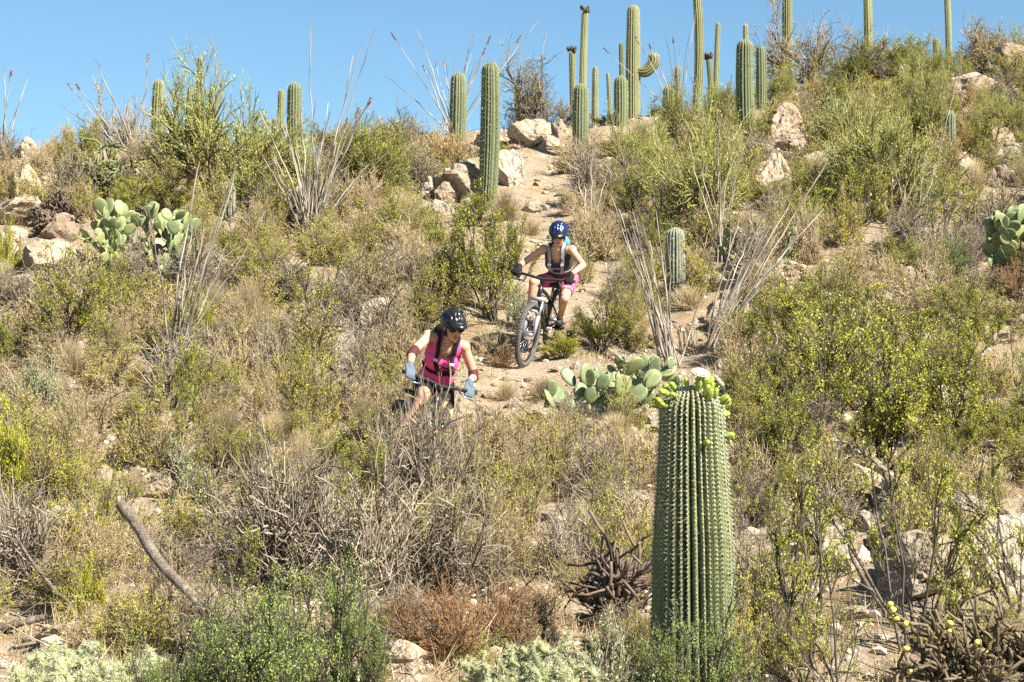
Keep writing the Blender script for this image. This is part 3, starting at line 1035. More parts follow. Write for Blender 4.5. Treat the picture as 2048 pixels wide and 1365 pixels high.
# ------------------------------------------------------------------ cholla
def cholla(P, h, w, label, seed=0, style='green', group=None, fruit=0, n1=7, rj=.022, lean=(0, 0)):
    g = np.random.default_rng(seed + 900)
    e = empty('cholla_cactus', (P.x, P.y, P.z - .02))
    e.rotation_euler = (lean[0], lean[1], 0)
    tag(e, label, 'cactus', group)
    lv = plant(g, n1, (5, 62), w / 2, h, [
        dict(n=n1 * 8, t=(.2, 1), along=.8, out=.9, len=(.16 * h, .34 * h), pts=5, r=(rj, rj * .9), up=.3, wig=.32),
        dict(n=n1 * 26, t=(.2, 1), along=.7, out=1, len=(.09 * h, .20 * h), pts=4, r=(rj * .85, rj * .75), up=.3, wig=.15)],
        r1=(rj * 1.7, rj), lo=.6, hi=.8, wig1=.16, base=.04)
    mats = {'green': ('cho_br', 'spine_dk', 40, 1.1), 'dead': ('cho_dead', 'spine_dk', 6, .5), 'teddy': ('cho', 'teddy', 230, 2.1), 'pale': ('cho', 'teddy', 150, 1.9), 'stag': ('cho', 'spine', 12, .7)}[style]
    a = MB()
    for j, (Q, r_) in enumerate(lv): tubes(a, Q, r_, 6, clump(g, len(Q)), cap=True)
    link('branches', a.mesh('cholla_branches', M[mats[0]]), e)
    s = MB()
    for j, (Q, r_) in enumerate(lv):
        m_ = int(len(Q) * mats[2] * (2.2 if j == 0 else 1.0))
        i = g.integers(0, len(Q), m_)
        p, d = sample(Q, i, g.uniform(.15 if j == 0 else 0, 1, m_))
        dd = norm(np.cross(d, g.normal(size=(m_, 3))) + d * g.normal(size=(m_, 1)) * .4)
        spikes(s, p + dd * r_[i, 1][:, None] * .8, dd + g.normal(size=(m_, 3)) * .25, g.uniform(.6, 1.2, m_) * rj * mats[3], rj * .075, g)
    link('spines', s.mesh('cholla_spines', M[mats[1]]), e, kind='stuff')
    if fruit:
        fm = MB()
        U = np.array([(math.cos(a), math.sin(a)) for a in np.arange(7) * 2 * PI / 7])
        V = [(0, 0, -.6)] + [(x * .7, y * .7, -.35) for x, y in U] + [(x, y, .2) for x, y in U] + [(x * .6, y * .6, .62) for x, y in U] + [(0, 0, .5)]
        F3 = [(0, 1 + (i + 1) % 7, 1 + i) for i in range(7)] + [(22, 15 + i, 15 + (i + 1) % 7) for i in range(7)]
        F4 = [(1 + r_ * 7 + i, 1 + r_ * 7 + (i + 1) % 7, 8 + r_ * 7 + (i + 1) % 7, 8 + r_ * 7 + i) for r_ in range(2) for i in range(7)]
        fm.add(V, F3, .5); fm.f.append(np.array(F4)); fm.m.append(np.zeros(len(F4)))
        me = fm.mesh('cholla_fruit', M['fruit'])
        pts = leaf_points(g, lv[2][0], fruit, (.85, 1.0), .01)
        for q in pts:
            link('fruit', me, e, tuple(q), (g.normal() * .5, g.normal() * .5, 0), (.021 * g.uniform(.8, 1.2),) * 3)
    return e

# ------------------------------------------------------------------ dead wood
def dead_branch(points, r0, r1, label, name='dead_branch', seed=0, sides=9, forks=()):
    """points: world positions along the branch"""
    g = np.random.default_rng(seed)
    o0 = points[0]
    e = empty(name, o0)
    tag(e, label, 'dead branch')
    def one(pts, ra, rb):
        pts = np.array([tuple(p - o0) for p in pts])
        n = 26
        s = np.linspace(0, 1, len(pts)); t = np.linspace(0, 1, n)
        Q = np.stack([np.interp(t, s, pts[:, a]) for a in range(3)], 1)
        for _ in range(3): Q[1:-1] = .25 * Q[:-2] + .5 * Q[1:-1] + .25 * Q[2:]
        rad = np.linspace(ra, rb, n) * (1 + .12 * np.convolve(g.normal(size=n), [.3, .4, .3], 'same'))
        mb = MB()
        tubes(mb, Q[None], rad[None], sides, np.clip(.75 - .6 * t[None] + g.uniform(-.3, .35, (1, n)), 0, 1), cap=True)
        mb.v[-1] = mb.v[-1] + g.normal(size=mb.v[-1].shape) * ra * .07
        mb.t[-1] = np.clip(mb.t[-1] + g.uniform(-.25, .25, len(mb.t[-1])), 0, 1)
        return mb.mesh('dead_wood', M['deadwood'])
    link('limb', one(points, r0, r1), e)
    for f, ra, rb in forks: link('fork', one(f, ra, rb), e)
    return e

def px_at(px, py, y):
    r_ = ray(px, py)
    return Vector((0, 0, CAMZ)) + r_ * (y / r_.y)

# ------------------------------------------------------------------ bicycles and riders
def to_mesh(name, V, F, mat, smooth=True):
    me = bpy.data.meshes.new(name)
    me.from_pydata([tuple(v) for v in V], [], F)
    me.materials.append(mat)
    me.polygons.foreach_set('use_smooth', [smooth] * len(me.polygons))
    return me

M['tyre'] = plain('tyre_rubber', (.10, .095, .088), .8, 0, .3, 40, .3)
M['rim'] = plain('dark_rim', (.03, .03, .032), .4, .3, .5)
M['metal'] = plain('brushed_metal', (.45, .45, .47), .35, .9, .5)
M['frame_dark'] = plain('dark_frame_paint', (.018, .018, .022), .35, 0, .5)
M['frame_white'] = plain('silver_fork_paint', (.36, .36, .39), .4, .2, .5)
M['blackrub'] = plain('black_rubber', (.012, .012, .013), .7)
M['skin'] = plain('rider_skin', (.56, .30, .20), .5, 0, .35, 9, .1)  # own skin tone of both riders, faintly mottled by noise
M['pink'] = plain('pink_jersey', (.92, .09, .29), .75, 0, .2, 30, .15)
M['pink2'] = plain('pink_shorts', (.76, .13, .25), .75, 0, .2, 30, .15)
M['black'] = plain('black_cloth', (.014, .013, .015), .75, 0, .2, 40, .3)
M['darktop'] = plain('dark_patterned_top', (.055, .042, .046), .8, 0, .2, 60, .5)
M['helmet_b'] = plain('black_helmet_shell', (.010, .011, .016), .3, 0, .5)
M['helmet_n'] = plain('navy_helmet_shell', (.007, .02, .085), .25, 0, .6)
M['glove_l'] = plain('pale_blue_glove', (.10, .135, .18), .8)
M['band'] = plain('dark_red_elbow_pad', (.07, .016, .016), .8)
M['lens'] = plain('dark_lens', (.006, .006, .008), .08, 0, .6)
M['hair'] = plain('dark_brown_hair', (.022, .013, .009), .6)
M['packb'] = plain('light_blue_pack', (.12, .38, .55), .7, 0, .3, 20, .2)
M['packg'] = plain('grey_pack', (.28, .30, .33), .7, 0, .3, 20, .2)
M['strapw'] = plain('pale_strap_trim', (.62, .60, .60), .7)
M['shoe'] = plain('dark_shoe', (.035, .03, .03), .7)
M['shoe_r'] = plain('red_shoe', (.35, .03, .03), .6)
M['lips'] = plain('lips', (.42, .11, .10), .5)

def torus(mb, Rr, r, n=40, k=8, tint=.5):
    a = np.arange(n) * 2 * PI / n; b = np.arange(k) * 2 * PI / k
    V = np.stack([(Rr + r * np.cos(b))[None] * np.cos(a)[:, None], np.repeat((r * np.sin(b))[None], n, 0), (Rr + r * np.cos(b))[None] * np.sin(a)[:, None]], -1)
    ii = np.arange(n * k).reshape(n, k)
    F = np.stack([ii, np.roll(ii, -1, 1), np.roll(np.roll(ii, -1, 1), -1, 0), np.roll(ii, -1, 0)], -1).reshape(-1, 4)
    mb.add(V.reshape(-1, 3), F, tint)

def pipe(mb, pts, r, k=8, tint=.5):
    P = np.array([[tuple(p) for p in pts]], float)
    rr = np.full((1, len(pts)), r) if np.isscalar(r) else np.array([r], float)
    tubes(mb, P, rr, k, tint, cap=True)

def bicycle(front, yaw, pitch, roll, steer, label, frame='frame_dark', fork='frame_white'):
    """front: ground contact of the front wheel; local x forward, y left, z up"""
    WR, WB = .365, 1.15
    T = Matrix.Translation(front) @ Matrix.Rotation(yaw - PI / 2, 4, 'Z') @ Matrix.Rotation(pitch, 4, 'Y') @ Matrix.Rotation(roll, 4, 'X') @ Matrix.Translation((-WB, 0, 0))
    e = bpy.data.objects.new('mountain_bike', None); col.objects.link(e)
    e.matrix_world = T
    tag(e, label, 'bicycle')
    hb, ht = Vector((.925, 0, .77)), Vector((.888, 0, .885))
    bb, st = Vector((.42, 0, .335)), Vector((.24, 0, .80))
    ra, fa = Vector((0, 0, WR)), Vector((WB, 0, WR))
    # frame
    mb = MB()
    pipe(mb, [bb, (.66, 0, .52), hb], [.03, .028, .026]); pipe(mb, [(.31, 0, .64), (.6, 0, .76), ht + (hb - ht) * .25], [.02, .021, .022])
    pipe(mb, [bb, (.30, 0, .66)], .019); pipe(mb, [hb + (hb - ht) * .1, ht - (hb - ht) * .1], .026)
    for s in (-1, 1):
        pipe(mb, [bb + Vector((-.02, s * .03, .01)), ra + Vector((0, s * .07, 0))], .012)
        pipe(mb, [Vector((.31, s * .02, .62)), ra + Vector((.02, s * .07, .02))], .010)
    link('frame', mb.mesh('bike_frame', M[frame]), e)
    mb = MB(); pipe(mb, [(.42, 0, .47), (.52, 0, .63)], .026); link('shock_absorber', mb.mesh('bike_shock', M['metal']), e)
    mb = MB(); pipe(mb, [(.30, 0, .64), st], .0155); link('seat_post', mb.mesh('bike_seat_post', M['metal']), e)
    mb = MB()
    xs = np.linspace(-.14, .14, 9); wd = np.interp(xs, [-.14, -.08, .0, .14], [.055, .075, .04, .02])
    V = []; 
    for x, w in zip(xs, wd):
        for a in np.linspace(0, 2 * PI, 9)[:-1]: V.append((st.x + x, w * math.cos(a), st.z + .025 + .022 * math.sin(a) - .03 * max(0, x)))
    ii = np.arange(72).reshape(9, 8)
    F = [list(q) for q in np.stack([ii[:-1], ii[1:], np.roll(ii, -1, 1)[1:], np.roll(ii, -1, 1)[:-1]], -1).reshape(-1, 4)] + [list(ii[0]), list(ii[-1][::-1])]
    link('saddle', to_mesh('bike_saddle', V, F, M['blackrub']), e)
    # steered assembly
    S = Matrix.Translation(ht) @ Matrix.Rotation(steer, 4, (ht - hb).normalized()) @ Matrix.Translation(-ht)
    def sv(p): return S @ Vector(p)
    cr = hb + (hb - ht) * .25
    for s in (-1, 1):
        mb = MB(); pipe(mb, [sv(cr + Vector((.01, s * .062, 0))), sv((cr + fa) / 2 + Vector((.02, s * .062, -.02)))], .019)
        link('fork_tube', mb.mesh('bike_fork_tube', M['metal']), e)
    mb = MB()
    pipe(mb, [sv(cr + Vector((.01, -.085, 0))), sv(cr + Vector((.01, .085, 0)))], .026)
    fk = link('fork', mb.mesh('bike_fork_crown', M[fork]), e)
    for s in (-1, 1):
        lg = MB(); pipe(lg, [sv((cr + fa) / 2 + Vector((.015, s * .062, .02))), sv(fa + Vector((0, s * .062, 0)))], [.025, .021])
        link('fork_leg', lg.mesh('bike_fork_leg', M[fork]), fk)
    lg = MB(); pipe(lg, [sv((cr + fa) / 2 + Vector((.015, -.06, .03))), sv((cr + fa) / 2 + Vector((.07, -.05, .08))), sv((cr + fa) / 2 + Vector((.07, .05, .08))), sv((cr + fa) / 2 + Vector((.015, .06, .03)))], .014)
    link('fork_arch', lg.mesh('bike_fork_arch', M[fork]), fk)
    bc = ht + Vector((.02, 0, .075))
    mb = MB(); pipe(mb, [sv(ht + Vector((-.01, 0, .03))), sv(bc)], .022); link('stem', mb.mesh('bike_stem', M['blackrub']), e)
    mb = MB(); pipe(mb, [sv(bc + Vector((-.05, -.375, .03))), sv(bc + Vector((-.02, -.16, .02))), sv(bc), sv(bc + Vector((-.02, .16, .02))), sv(bc + Vector((-.05, .375, .03)))], .0155)
    hbar = link('handlebar', mb.mesh('bike_handlebar', M['blackrub']), e)
    grips = {}
    for s, nm in ((-1, 'R'), (1, 'L')):
        a = sv(bc + Vector((-.033, s * .25, .024))); b_ = sv(bc + Vector((-.05, s * .38, .03)))
        mb = MB(); pipe(mb, [a, b_], .0185, 10); link('grip', mb.mesh('bike_grip', M['blackrub']), hbar)
        lv = MB(); pipe(lv, [sv(bc + Vector((-.02, s * .20, .0))), sv(bc + Vector((.03, s * .24, -.03))), sv(bc + Vector((.03, s * .32, -.035)))], .007, 6)
        link('brake_lever', lv.mesh('bike_brake_lever', M['metal']), hbar)
        grips[nm] = (T @ ((a + b_) / 2), (T.to_3x3() @ (b_ - a)).normalized())
    # wheels
    def wheel(c, st_):
        w = bpy.data.objects.new('wheel', None); col.objects.link(w); w.parent = e
        w.matrix_local = (S if st_ else Matrix()) @ Matrix.Translation(c)
        mb = MB(); torus(mb, WR - .030, .030, 48, 10)
        # knobs on the tread
        for i in range(60):
            a = i / 60 * 2 * PI
            for s in (-.016, 0, .016):
                c0 = Vector(((WR - .006) * math.cos(a + (.04 if s else 0)), s, (WR - .006) * math.sin(a + (.04 if s else 0))))
                pipe(mb, [c0, c0 + Vector((math.cos(a), 0, math.sin(a))) * .009], .0065, 4)
        link('tyre', mb.mesh('bike_tyre', M['tyre'], False), w)
        mb = MB(); torus(mb, WR - .062, .013, 40, 6); link('rim', mb.mesh('bike_rim', M['rim']), w)
        mb = MB(); pipe(mb, [(0, -.055, 0), (0, .055, 0)], .022)
        for i in range(24):
            a = i / 24 * 2 * PI; s = 1 if i % 2 else -1; a2 = a + .35 * (1 if i % 4 < 2 else -1)
            pipe(mb, [(.022 * math.cos(a2), s * .03, .022 * math.sin(a2)), ((WR - .066) * math.cos(a), 0, (WR - .066) * math.sin(a))], .0016, 3)
        torus(mb, .085, .004, 24, 4)
        link('spokes', mb.mesh('bike_spokes', M['metal']), w)
    wheel(ra, False); wheel(fa, True)
    # drive train
    mb = MB(); torus(mb, .075, .005, 28, 5); V = mb.v[-1]; V += np.array([bb.x, -.045, bb.z])
    pipe(mb, [bb + Vector((0, -.06, 0)), bb + Vector((0, .06, 0))], .022)
    link('chainring', mb.mesh('bike_chainring', M['metal']), e)
    pedals = {}
    for s, nm in ((-1, 'R'), (1, 'L')):
        tip = bb + Vector((s * -.165, s * .085, 0))
        mb = MB(); pipe(mb, [bb + Vector((0, s * .07, 0)), tip], [.014, .011]); cr_ = link('crank', mb.mesh('bike_crank', M['metal']), e)
        pm = MB(); pipe(pm, [tip + Vector((0, 0, 0)), tip + Vector((0, s * .11, 0))], [.030, .030], 4)
        link('pedal', pm.mesh('bike_pedal', M['blackrub'], False), cr_)
        pedals[nm] = T @ (tip + Vector((0, s * .055, .025)))
    return T, grips, pedals

# ---- solid figure from overlapping closed forms fused into one skin
def capsule(a, b, ra, rb, n=12, m=5):
    a, b = Vector(a), Vector(b)
    d = (b - a); L = d.length
    d = d / L if L > 1e-6 else Vector((0, 0, 1))
    x = d.orthogonal().normalized(); y = d.cross(x)
    V = []; F = []
    rings = []
    for i in range(m): rings.append((a, -math.cos(i / m * PI / 2) * ra, max(.02, math.sin(i / m * PI / 2)) * ra))
    rings.append((a, 0, ra)); rings.append((b, 0, rb))
    for i in range(1, m + 1): rings.append((b, math.sin(i / m * PI / 2) * rb, max(.02, math.cos(i / m * PI / 2)) * rb))
    for c, o_, r in rings:
        for k in range(n):
            t = 2 * PI * k / n
            V.append(c + d * o_ + (x * math.cos(t) + y * math.sin(t)) * r)
    for i in range(len(rings) - 1):
        for k in range(n): F.append((i * n + k, i * n + (k + 1) % n, (i + 1) * n + (k + 1) % n, (i + 1) * n + k))
    F.append(tuple(range(n))[::-1]); F.append(tuple((len(rings) - 1) * n + k for k in range(n)))
    return V, F

def ellipsoid(c, ax, n=14, m=9):
    """ax: three semi axis vectors"""
    V = []; F = []
    for i in range(m + 1):
        p = -PI / 2 + PI * i / m
        for k in range(n):
            t = 2 * PI * k / n
            cp = max(.02, math.cos(p))
            V.append(Vector(c) + ax[0] * (cp * math.cos(t)) + ax[1] * (cp * math.sin(t)) + ax[2] * math.sin(p))
    for i in range(m):
        for k in range(n): F.append((i * n + k, i * n + (k + 1) % n, (i + 1) * n + (k + 1) % n, (i + 1) * n + k))
    F.append(tuple(range(n))[::-1]); F.append(tuple(m * n + k for k in range(n)))
    return V, F

def fuse(prims, voxel, mat, name, origin, smooth=4, factor=.5):
    V, F = [], []
    for v, f in prims:
        o_ = len(V); V += [p - origin for p in v]; F += [tuple(i + o_ for i in q) for q in f]
    me = to_mesh(name + '_src', V, F, mat)
    ob = bpy.data.objects.new('tmp', me); col.objects.link(ob)
    r_ = ob.modifiers.new('r', 'REMESH'); r_.mode = 'VOXEL'; r_.voxel_size = voxel; r_.use_smooth_shade = True
    s_ = ob.modifiers.new('s', 'SMOOTH'); s_.factor = factor; s_.iterations = smooth
    dg = bpy.context.evaluated_depsgraph_get()
    res = bpy.data.meshes.new_from_object(ob.evaluated_get(dg))
    res.name = name
    res.materials.clear(); res.materials.append(mat)
    res.polygons.foreach_set('use_smooth', [True] * len(res.polygons))
    bpy.data.objects.remove(ob); bpy.data.meshes.remove(me)
    return res

def trim(me, keep):
    bm = bmesh.new(); bm.from_mesh(me)
    bmesh.ops.delete(bm, geom=[f for f in bm.faces if not keep(f.calc_center_median())], context='FACES')
    bm.to_mesh(me); bm.free()
    return me

def ik(a, c, l1, l2, pole):
    d = c - a; L = min(d.length, (l1 + l2) * .999)
    u = d.normalized()
    x = (l1 * l1 - l2 * l2 + L * L) / (2 * L)
    h = math.sqrt(max(0, l1 * l1 - x * x))
    p = pole - u * pole.dot(u)
    return a + u * x + p.normalized() * h

def rider(root, label, pel, shm, sside, hip_side, headc, hf, grips, pedals, look, el_pole, kn_pole, scale=1.0):
    B = Vector(root)
    e = empty('person', B)
    tag(e, label, 'person')
    ax = (shm - pel).normalized()
    sside = sside.normalized(); hip_side = hip_side.normalized()      # towards the rider's left
    fr = sside.cross(ax).normalized()                                  # chest forward
    if fr.dot(hf) < 0: fr = -fr
    S = scale
    torso = []
    for t, w, dp in ((-.02, .160, .125), (.12, .150, .115), (.30, .130, .098), (.50, .135, .105), (.70, .148, .115), (.88, .145, .100), (.98, .115, .075)):
        c = pel + (shm - pel) * t
        sd = hip_side.lerp(sside, max(0, t)).normalized(); sd = (sd - ax * sd.dot(ax)).normalized()
        f_ = ax.cross(sd).normalized()
        torso.append((c, sd, f_, w * S, dp * S))
    def tor(extra): return [ellipsoid(c, (sd * (w + extra), f_ * (d + extra), ax * (.10 + extra))) for c, sd, f_, w, d in torso]
    bust_c = pel + (shm - pel) * .70
    def bust(extra): return [ellipsoid(bust_c + fr * .085 + sside * (s * .068), (sside * (.062 + extra), fr * (.058 + extra), ax * (.06 + extra))) for s in (-1, 1)]
    shR, shL = shm - sside * .165 * S, shm + sside * .165 * S
    prims = tor(0) + bust(0)
    hu = (ax * .2 + Vector((0, 0, 1)))
    hu = (hu - hf * hu.dot(hf)).normalized(); hs = hu.cross(hf).normalized()   # head left
    prims.append(capsule(shm - ax * .03, headc - hu * .06 - hf * .015, .058 * S, .050 * S))
    hands = {}
    for sh, nm, sg in ((shR, 'R', -1), (shL, 'L', 1)):
        g_, bd = grips[nm]
        up = Vector((0, 0, 1)); up = (up - bd * up.dot(bd)).normalized()
        bk = (sh - g_); bk = (bk - bd * bk.dot(bd)).normalized()
        wrist = g_ + bk * .062 + up * .035
        el = ik(sh, wrist, .275 * S, .245 * S, el_pole[nm])
        prims.append(ellipsoid(sh, (sside * .060, fr * .058, ax * .060)))
        prims.append(capsule(shm + sside * sg * .05, sh, .05, .05))
        prims.append(capsule(sh, el, .046 * S, .038 * S)); prims.append(capsule(el, el.lerp(wrist, .35), .038 * S, .037 * S)); prims.append(capsule(el.lerp(wrist, .35), wrist, .037 * S, .026 * S))
        hp = []
        fw = -bk
        hp.append(('e', g_ + bk * .035 + up * .025, (bd * .042, (fw * .8 - up * .35).normalized() * .042, (up * .8 + fw * .35).normalized() * .018)))
        for k in range(4):
            off = bd * ((k - 1.5) * .021)
            rad = [.0085, .0092, .0090, .0078][k]
            pts = []
            for aa in (20, 75, 130, 185 - (k == 3) * 15):
                a_ = R(aa)
                # from behind over the top to the front and below the bar
                pts.append(g_ + off + (bk * math.cos(a_ + .5) + up * math.sin(a_ + .5)) * .029)
            hp.append(('f', pts, rad))
        inner = -bd
        pts = [g_ + bk * .035 + inner * .035 + up * .012, g_ + bk * .025 + inner * .052 - up * .010, g_ + fw * .012 + inner * .045 - up * .028]
        hp.append(('f', pts, .0098))
        def hand_prims(x, hp=hp, wrist=wrist, g_=g_, bk=bk, up=up):
            o_ = []
            for h in hp:
                if h[0] == 'e': o_.append(ellipsoid(h[1], tuple(v + v.normalized() * x for v in h[2])))
                else:
                    for p, q in zip(h[1][:-1], h[1][1:]): o_.append(capsule(p, q, h[2] + x, h[2] + x * .8, 8, 3))
            o_.append(capsule(wrist, g_ + bk * .03 + up * .025, .026 + x, .022 + x, 10, 3))
            return o_
        prims += hand_prims(-.0015)
        hands[nm] = (el, wrist, hand_prims)
    hipR, hipL = pel - hip_side * .092 * S - ax * .02, pel + hip_side * .092 * S - ax * .02
    legs = {}
    for hp_, nm in ((hipR, 'R'), (hipL, 'L')):
        an = pedals[nm] + Vector((0, 0, .085)) 
        kn = ik(hp_, an, .42 * S, .41 * S, kn_pole[nm])
        prims.append(capsule(hp_, kn, .083 * S, .054 * S)); prims.append(capsule(kn, an, .050 * S, .034 * S))
        bk = (hp_ - kn).normalized() * .5
        prims.append(capsule(kn.lerp(an, .22) - kn_pole[nm].normalized() * .018, kn.lerp(an, .5) - kn_pole[nm].normalized() * .014, .048 * S, .040 * S))
        legs[nm] = (hp_, kn, an)
    # head: skull, jaw, nose, ears
    prims.append(ellipsoid(headc + hu * .025 - hf * .01, (hs * .074, hf * .092, hu * .088)))
    prims.append(ellipsoid(headc - hu * .045 + hf * .025, (hs * .056, hf * .062, hu * .072)))
    prims.append(ellipsoid(headc - hu * .092 + hf * .060, (hs * .024, hf * .022, hu * .020)))
    prims.append(capsule(headc + hu * .012 + hf * .086, headc - hu * .026 + hf * .102, .009, .014, 8, 3))
    for s in (-1, 1):
        prims.append(ellipsoid(headc + hs * (s * .075) - hu * .005, (hs * .010, hf * .018, hu * .030)))
        prims.append(ellipsoid(headc + hs * (s * .034) - hu * .018 + hf * .068, (hs * .026, hf * .02, hu * .022)))
    link('body', fuse(prims, .0085, M['skin'], 'person_body', B, 4), e)
    # mouth
    mbv, mbf = ellipsoid(headc - hu * .062 + hf * .088 - B, (hs * .024, hf * .008, hu * .009))
    link('mouth', to_mesh('person_mouth', mbv, mbf, M['lips']), e)
    # top
    def ts(p): return (p + B - pel).dot(ax) / (shm - pel).length
    def keep_top(p):
        q = p + B
        s = ts(p); lat = abs((q - pel - ax * (q - pel).dot(ax)).dot(sside)); f_ = (q - pel).dot(fr)
        if s < -.10: return False
        if f_ > 0 and lat < .062 and s > .93 - .14 * (1 - (lat / .062) ** 2) and f_ > .03: return False
        if lat < .055 and s > 1.03: return False
        return s < 1.20
    top = trim(fuse(tor(.017) + bust(.017), .009, M[look['top']], 'person_top', B, 4), keep_top)
    if look.get('sleeve'):
        pass
    link('sleeveless_top' if not look.get('sleeve') else 'shirt', top, e)
    if look.get('sleeve'):
        pr = []
        for sh, nm in ((shR, 'R'), (shL, 'L')):
            if nm in look['sleeve']: pr += [capsule(shm.lerp(sh, .5), sh, .066, .068), capsule(sh, sh.lerp(hands[nm][0], .28), .066, .058)]
        link('sleeve', fuse(pr, .009, M[look['top']], 'person_sleeve', B, 4), e)
    # shorts
    pr = tor(.016)[:2]
    for nm in 'RL':
        hp_, kn, an = legs[nm]
        pr.append(capsule(hp_, hp_.lerp(kn, .66), .100 * S, .078 * S))
    sh_me = fuse(pr, .010, M[look['shorts']], 'person_shorts', B, 4)
    ends = [(legs[nm][0], legs[nm][1]) for nm in 'RL']
    def keep_sh(p):
        q = p + B
        for a, b_ in ends:
            u = (b_ - a).normalized(); t = (q - a).dot(u)
            if t > .70 * (b_ - a).length and (q - a - u * t).length < .15: return False
        return True
    link('shorts', trim(sh_me, keep_sh), e)
    # gloves, elbow pads, shoes
    for nm in 'RL':
        el, wr, hpf = hands[nm]
        link('glove', fuse(hpf(.0065), .0055, M[look['glove']], 'person_glove', B, 2), e)
        if look.get('pads'):
            sh = shR if nm == 'R' else shL
            V_, F_ = capsule(el.lerp(sh, .14), el.lerp(wr, .26), .046, .045)
            link('elbow_pad', to_mesh('person_elbow_pad', [v - B for v in V_], F_, M['band']), e)
        hp_, kn, an = legs[nm]
        fwd = Vector((hf.x, hf.y, 0)).normalized()
        pr = [capsule(an - Vector((0, 0, .055)) - fwd * .05, an - Vector((0, 0, .06)) + fwd * .13, .040, .034), capsule(an, an - Vector((0, 0, .05)), .042, .045)]
        link('shoe', fuse(pr, .008, M[look['shoe']], 'person_shoe', B, 3), e)
        if look.get('kneepads'):
            V_, F_ = capsule(kn + (hp_ - kn) * .16, kn + (an - kn) * .30, .064, .058)
            link('knee_pad', to_mesh('person_knee_pad', [v - B for v in V_], F_, M[look['kneepads']]), e)
    # helmet: ribbed shell with vents and a peak
    hc = headc + hu * .045 - hf * .012
    V, F = [], []
    n, m_ = 48, 16
    for i in range(m_ + 1):
        p = -.30 + (PI / 2 + .30) * i / m_
        for k in range(n):
            t = 2 * PI * k / n
            cp = max(.01, math.cos(p))
            a, b_, c_ = cp * math.cos(t), cp * math.sin(t), math.sin(p)
            g_ = 1.0
            lane = abs(((a * 3.1) % 1.0) - .5)
            if .12 < c_ < .97 and lane < .20 and abs(((b_ * 2.2 + .25) % 1.0) - .5) < .36: g_ = .87
            low = -.02 if b_ > .3 else -.045
            q = hs * (a * .106) + hf * (b_ * .138) + hu * (max(c_ * .108, c_ * .108 if p > 0 else low)) 
            V.append(hc + q * g_ - B)
    for i in range(m_):
        for k in range(n): F.append((i * n + k, i * n + (k + 1) % n, (i + 1) * n + (k + 1) % n, (i + 1) * n + k))
    F.append(tuple(m_ * n + k for k in range(n))); F.append(tuple(range(n))[::-1])
    hel = link('helmet', to_mesh('person_helmet', V, F, M[look['helmet']]), e)
    V, F = [], []
    for j, (out_, z0) in enumerate(((.10, .035), (.15, .036), (.195, .022))):
        for s_ in (0, 1):
            for k in range(9):
                t = -1 + k / 4
                x = t * (.088 - .012 * j)
                y = out_ - .035 * t * t
                V.append(hc + hs * x + hf * y + hu * (z0 - .018 * t * t - s_ * .006) - B)
    def vi(j, s_, k): return j * 18 + s_ * 9 + k
    for j in range(2):
        for k in range(8):
            F.append((vi(j, 0, k), vi(j, 0, k + 1), vi(j + 1, 0, k + 1), vi(j + 1, 0, k)))
            F.append((vi(j, 1, k), vi(j + 1, 1, k), vi(j + 1, 1, k + 1), vi(j, 1, k + 1)))
    for k in range(8): F.append((vi(2, 0, k), vi(2, 0, k + 1), vi(2, 1, k + 1), vi(2, 1, k)))
    link('visor', to_mesh('person_helmet_visor', V, F, M['helmet_b']), hel)
    mb = MB()
    for s in (-1, 1):
        pipe(mb, [headc + hs * (s * .082) + hf * .03 + hu * .03 - B, headc + hs * (s * .074) + hf * .02 - hu * .05 - B, headc - hu * .122 + hf * .035 - B], .006, 5)
    link('chin_strap', mb.mesh('person_chin_strap', M['black']), hel)
    # dark wrap-around glasses
    gl, gf = [], []
    for s in (-1, 1):
        v, f = ellipsoid(headc + hs * (s * .036) + hu * .006 + hf * .088 - hf * .006 - B, (hs * .036, hf * .014, hu * .023))
        o_ = len(gl); gl += v; gf += [tuple(i + o_ for i in q) for q in f]
        v, f = capsule(headc + hs * (s * .066) + hu * .012 + hf * .075 - B, headc + hs * (s * .082) + hu * .012 - hf * .01 - B, .006, .005, 6, 2)
        o_ = len(gl); gl += v; gf += [tuple(i + o_ for i in q) for q in f]
    link('sunglasses', to_mesh('person_sunglasses', gl, gf, M['lens']), e)
    # hair
    pr = [ellipsoid(headc - hf * .035 - hu * .035, (hs * .078, hf * .068, hu * .075)), capsule(headc - hf * .085 - hu * .05, headc - hf * .11 - hu * .17 - hs * .02, .035, .022)]
    link('hair', fuse(pr, .010, M['hair'], 'person_hair', B, 3), e)
    # pack and harness
    bc = pel + (shm - pel) * .62 - fr * .165
    pr = [ellipsoid(bc + ax * o_, (sside * w, fr * .075, ax * .12)) for o_, w in ((-.13, .105), (0, .12), (.12, .11))]
    pk = link('backpack', fuse(pr, .012, M[look['pack']], 'person_backpack', B, 5), e)
    bm = bmesh.new(); bm.from_mesh(top)
    tree = BVHTree.FromBMesh(bm); bm.free()
    def strap(pts, wdt, mat, nm, off=.006):
        cs = []
        fine = []
        for a, b_ in zip(pts[:-1], pts[1:]):
            for t in np.linspace(0, 1, 6)[:-1]: fine.append(a.lerp(b_, float(t)))
        fine.append(pts[-1])
        for q in fine:
            loc, nn, _, dist = tree.find_nearest(q - B)
            nn = (q - B - loc).normalized() if (q - B - loc).length > .002 and (q - B - loc).dot(nn) > 0 else nn
            cs.append((loc + nn * off, nn))
        V, F = [], []
        for i, (c_, nn) in enumerate(cs):
            d_ = (cs[min(i + 1, len(cs) - 1)][0] - cs[max(i - 1, 0)][0]).normalized()
            w_ = d_.cross(nn).normalized() * wdt
            V += [c_ - w_, c_ + w_, c_ + w_ + nn * .007, c_ - w_ + nn * .007]
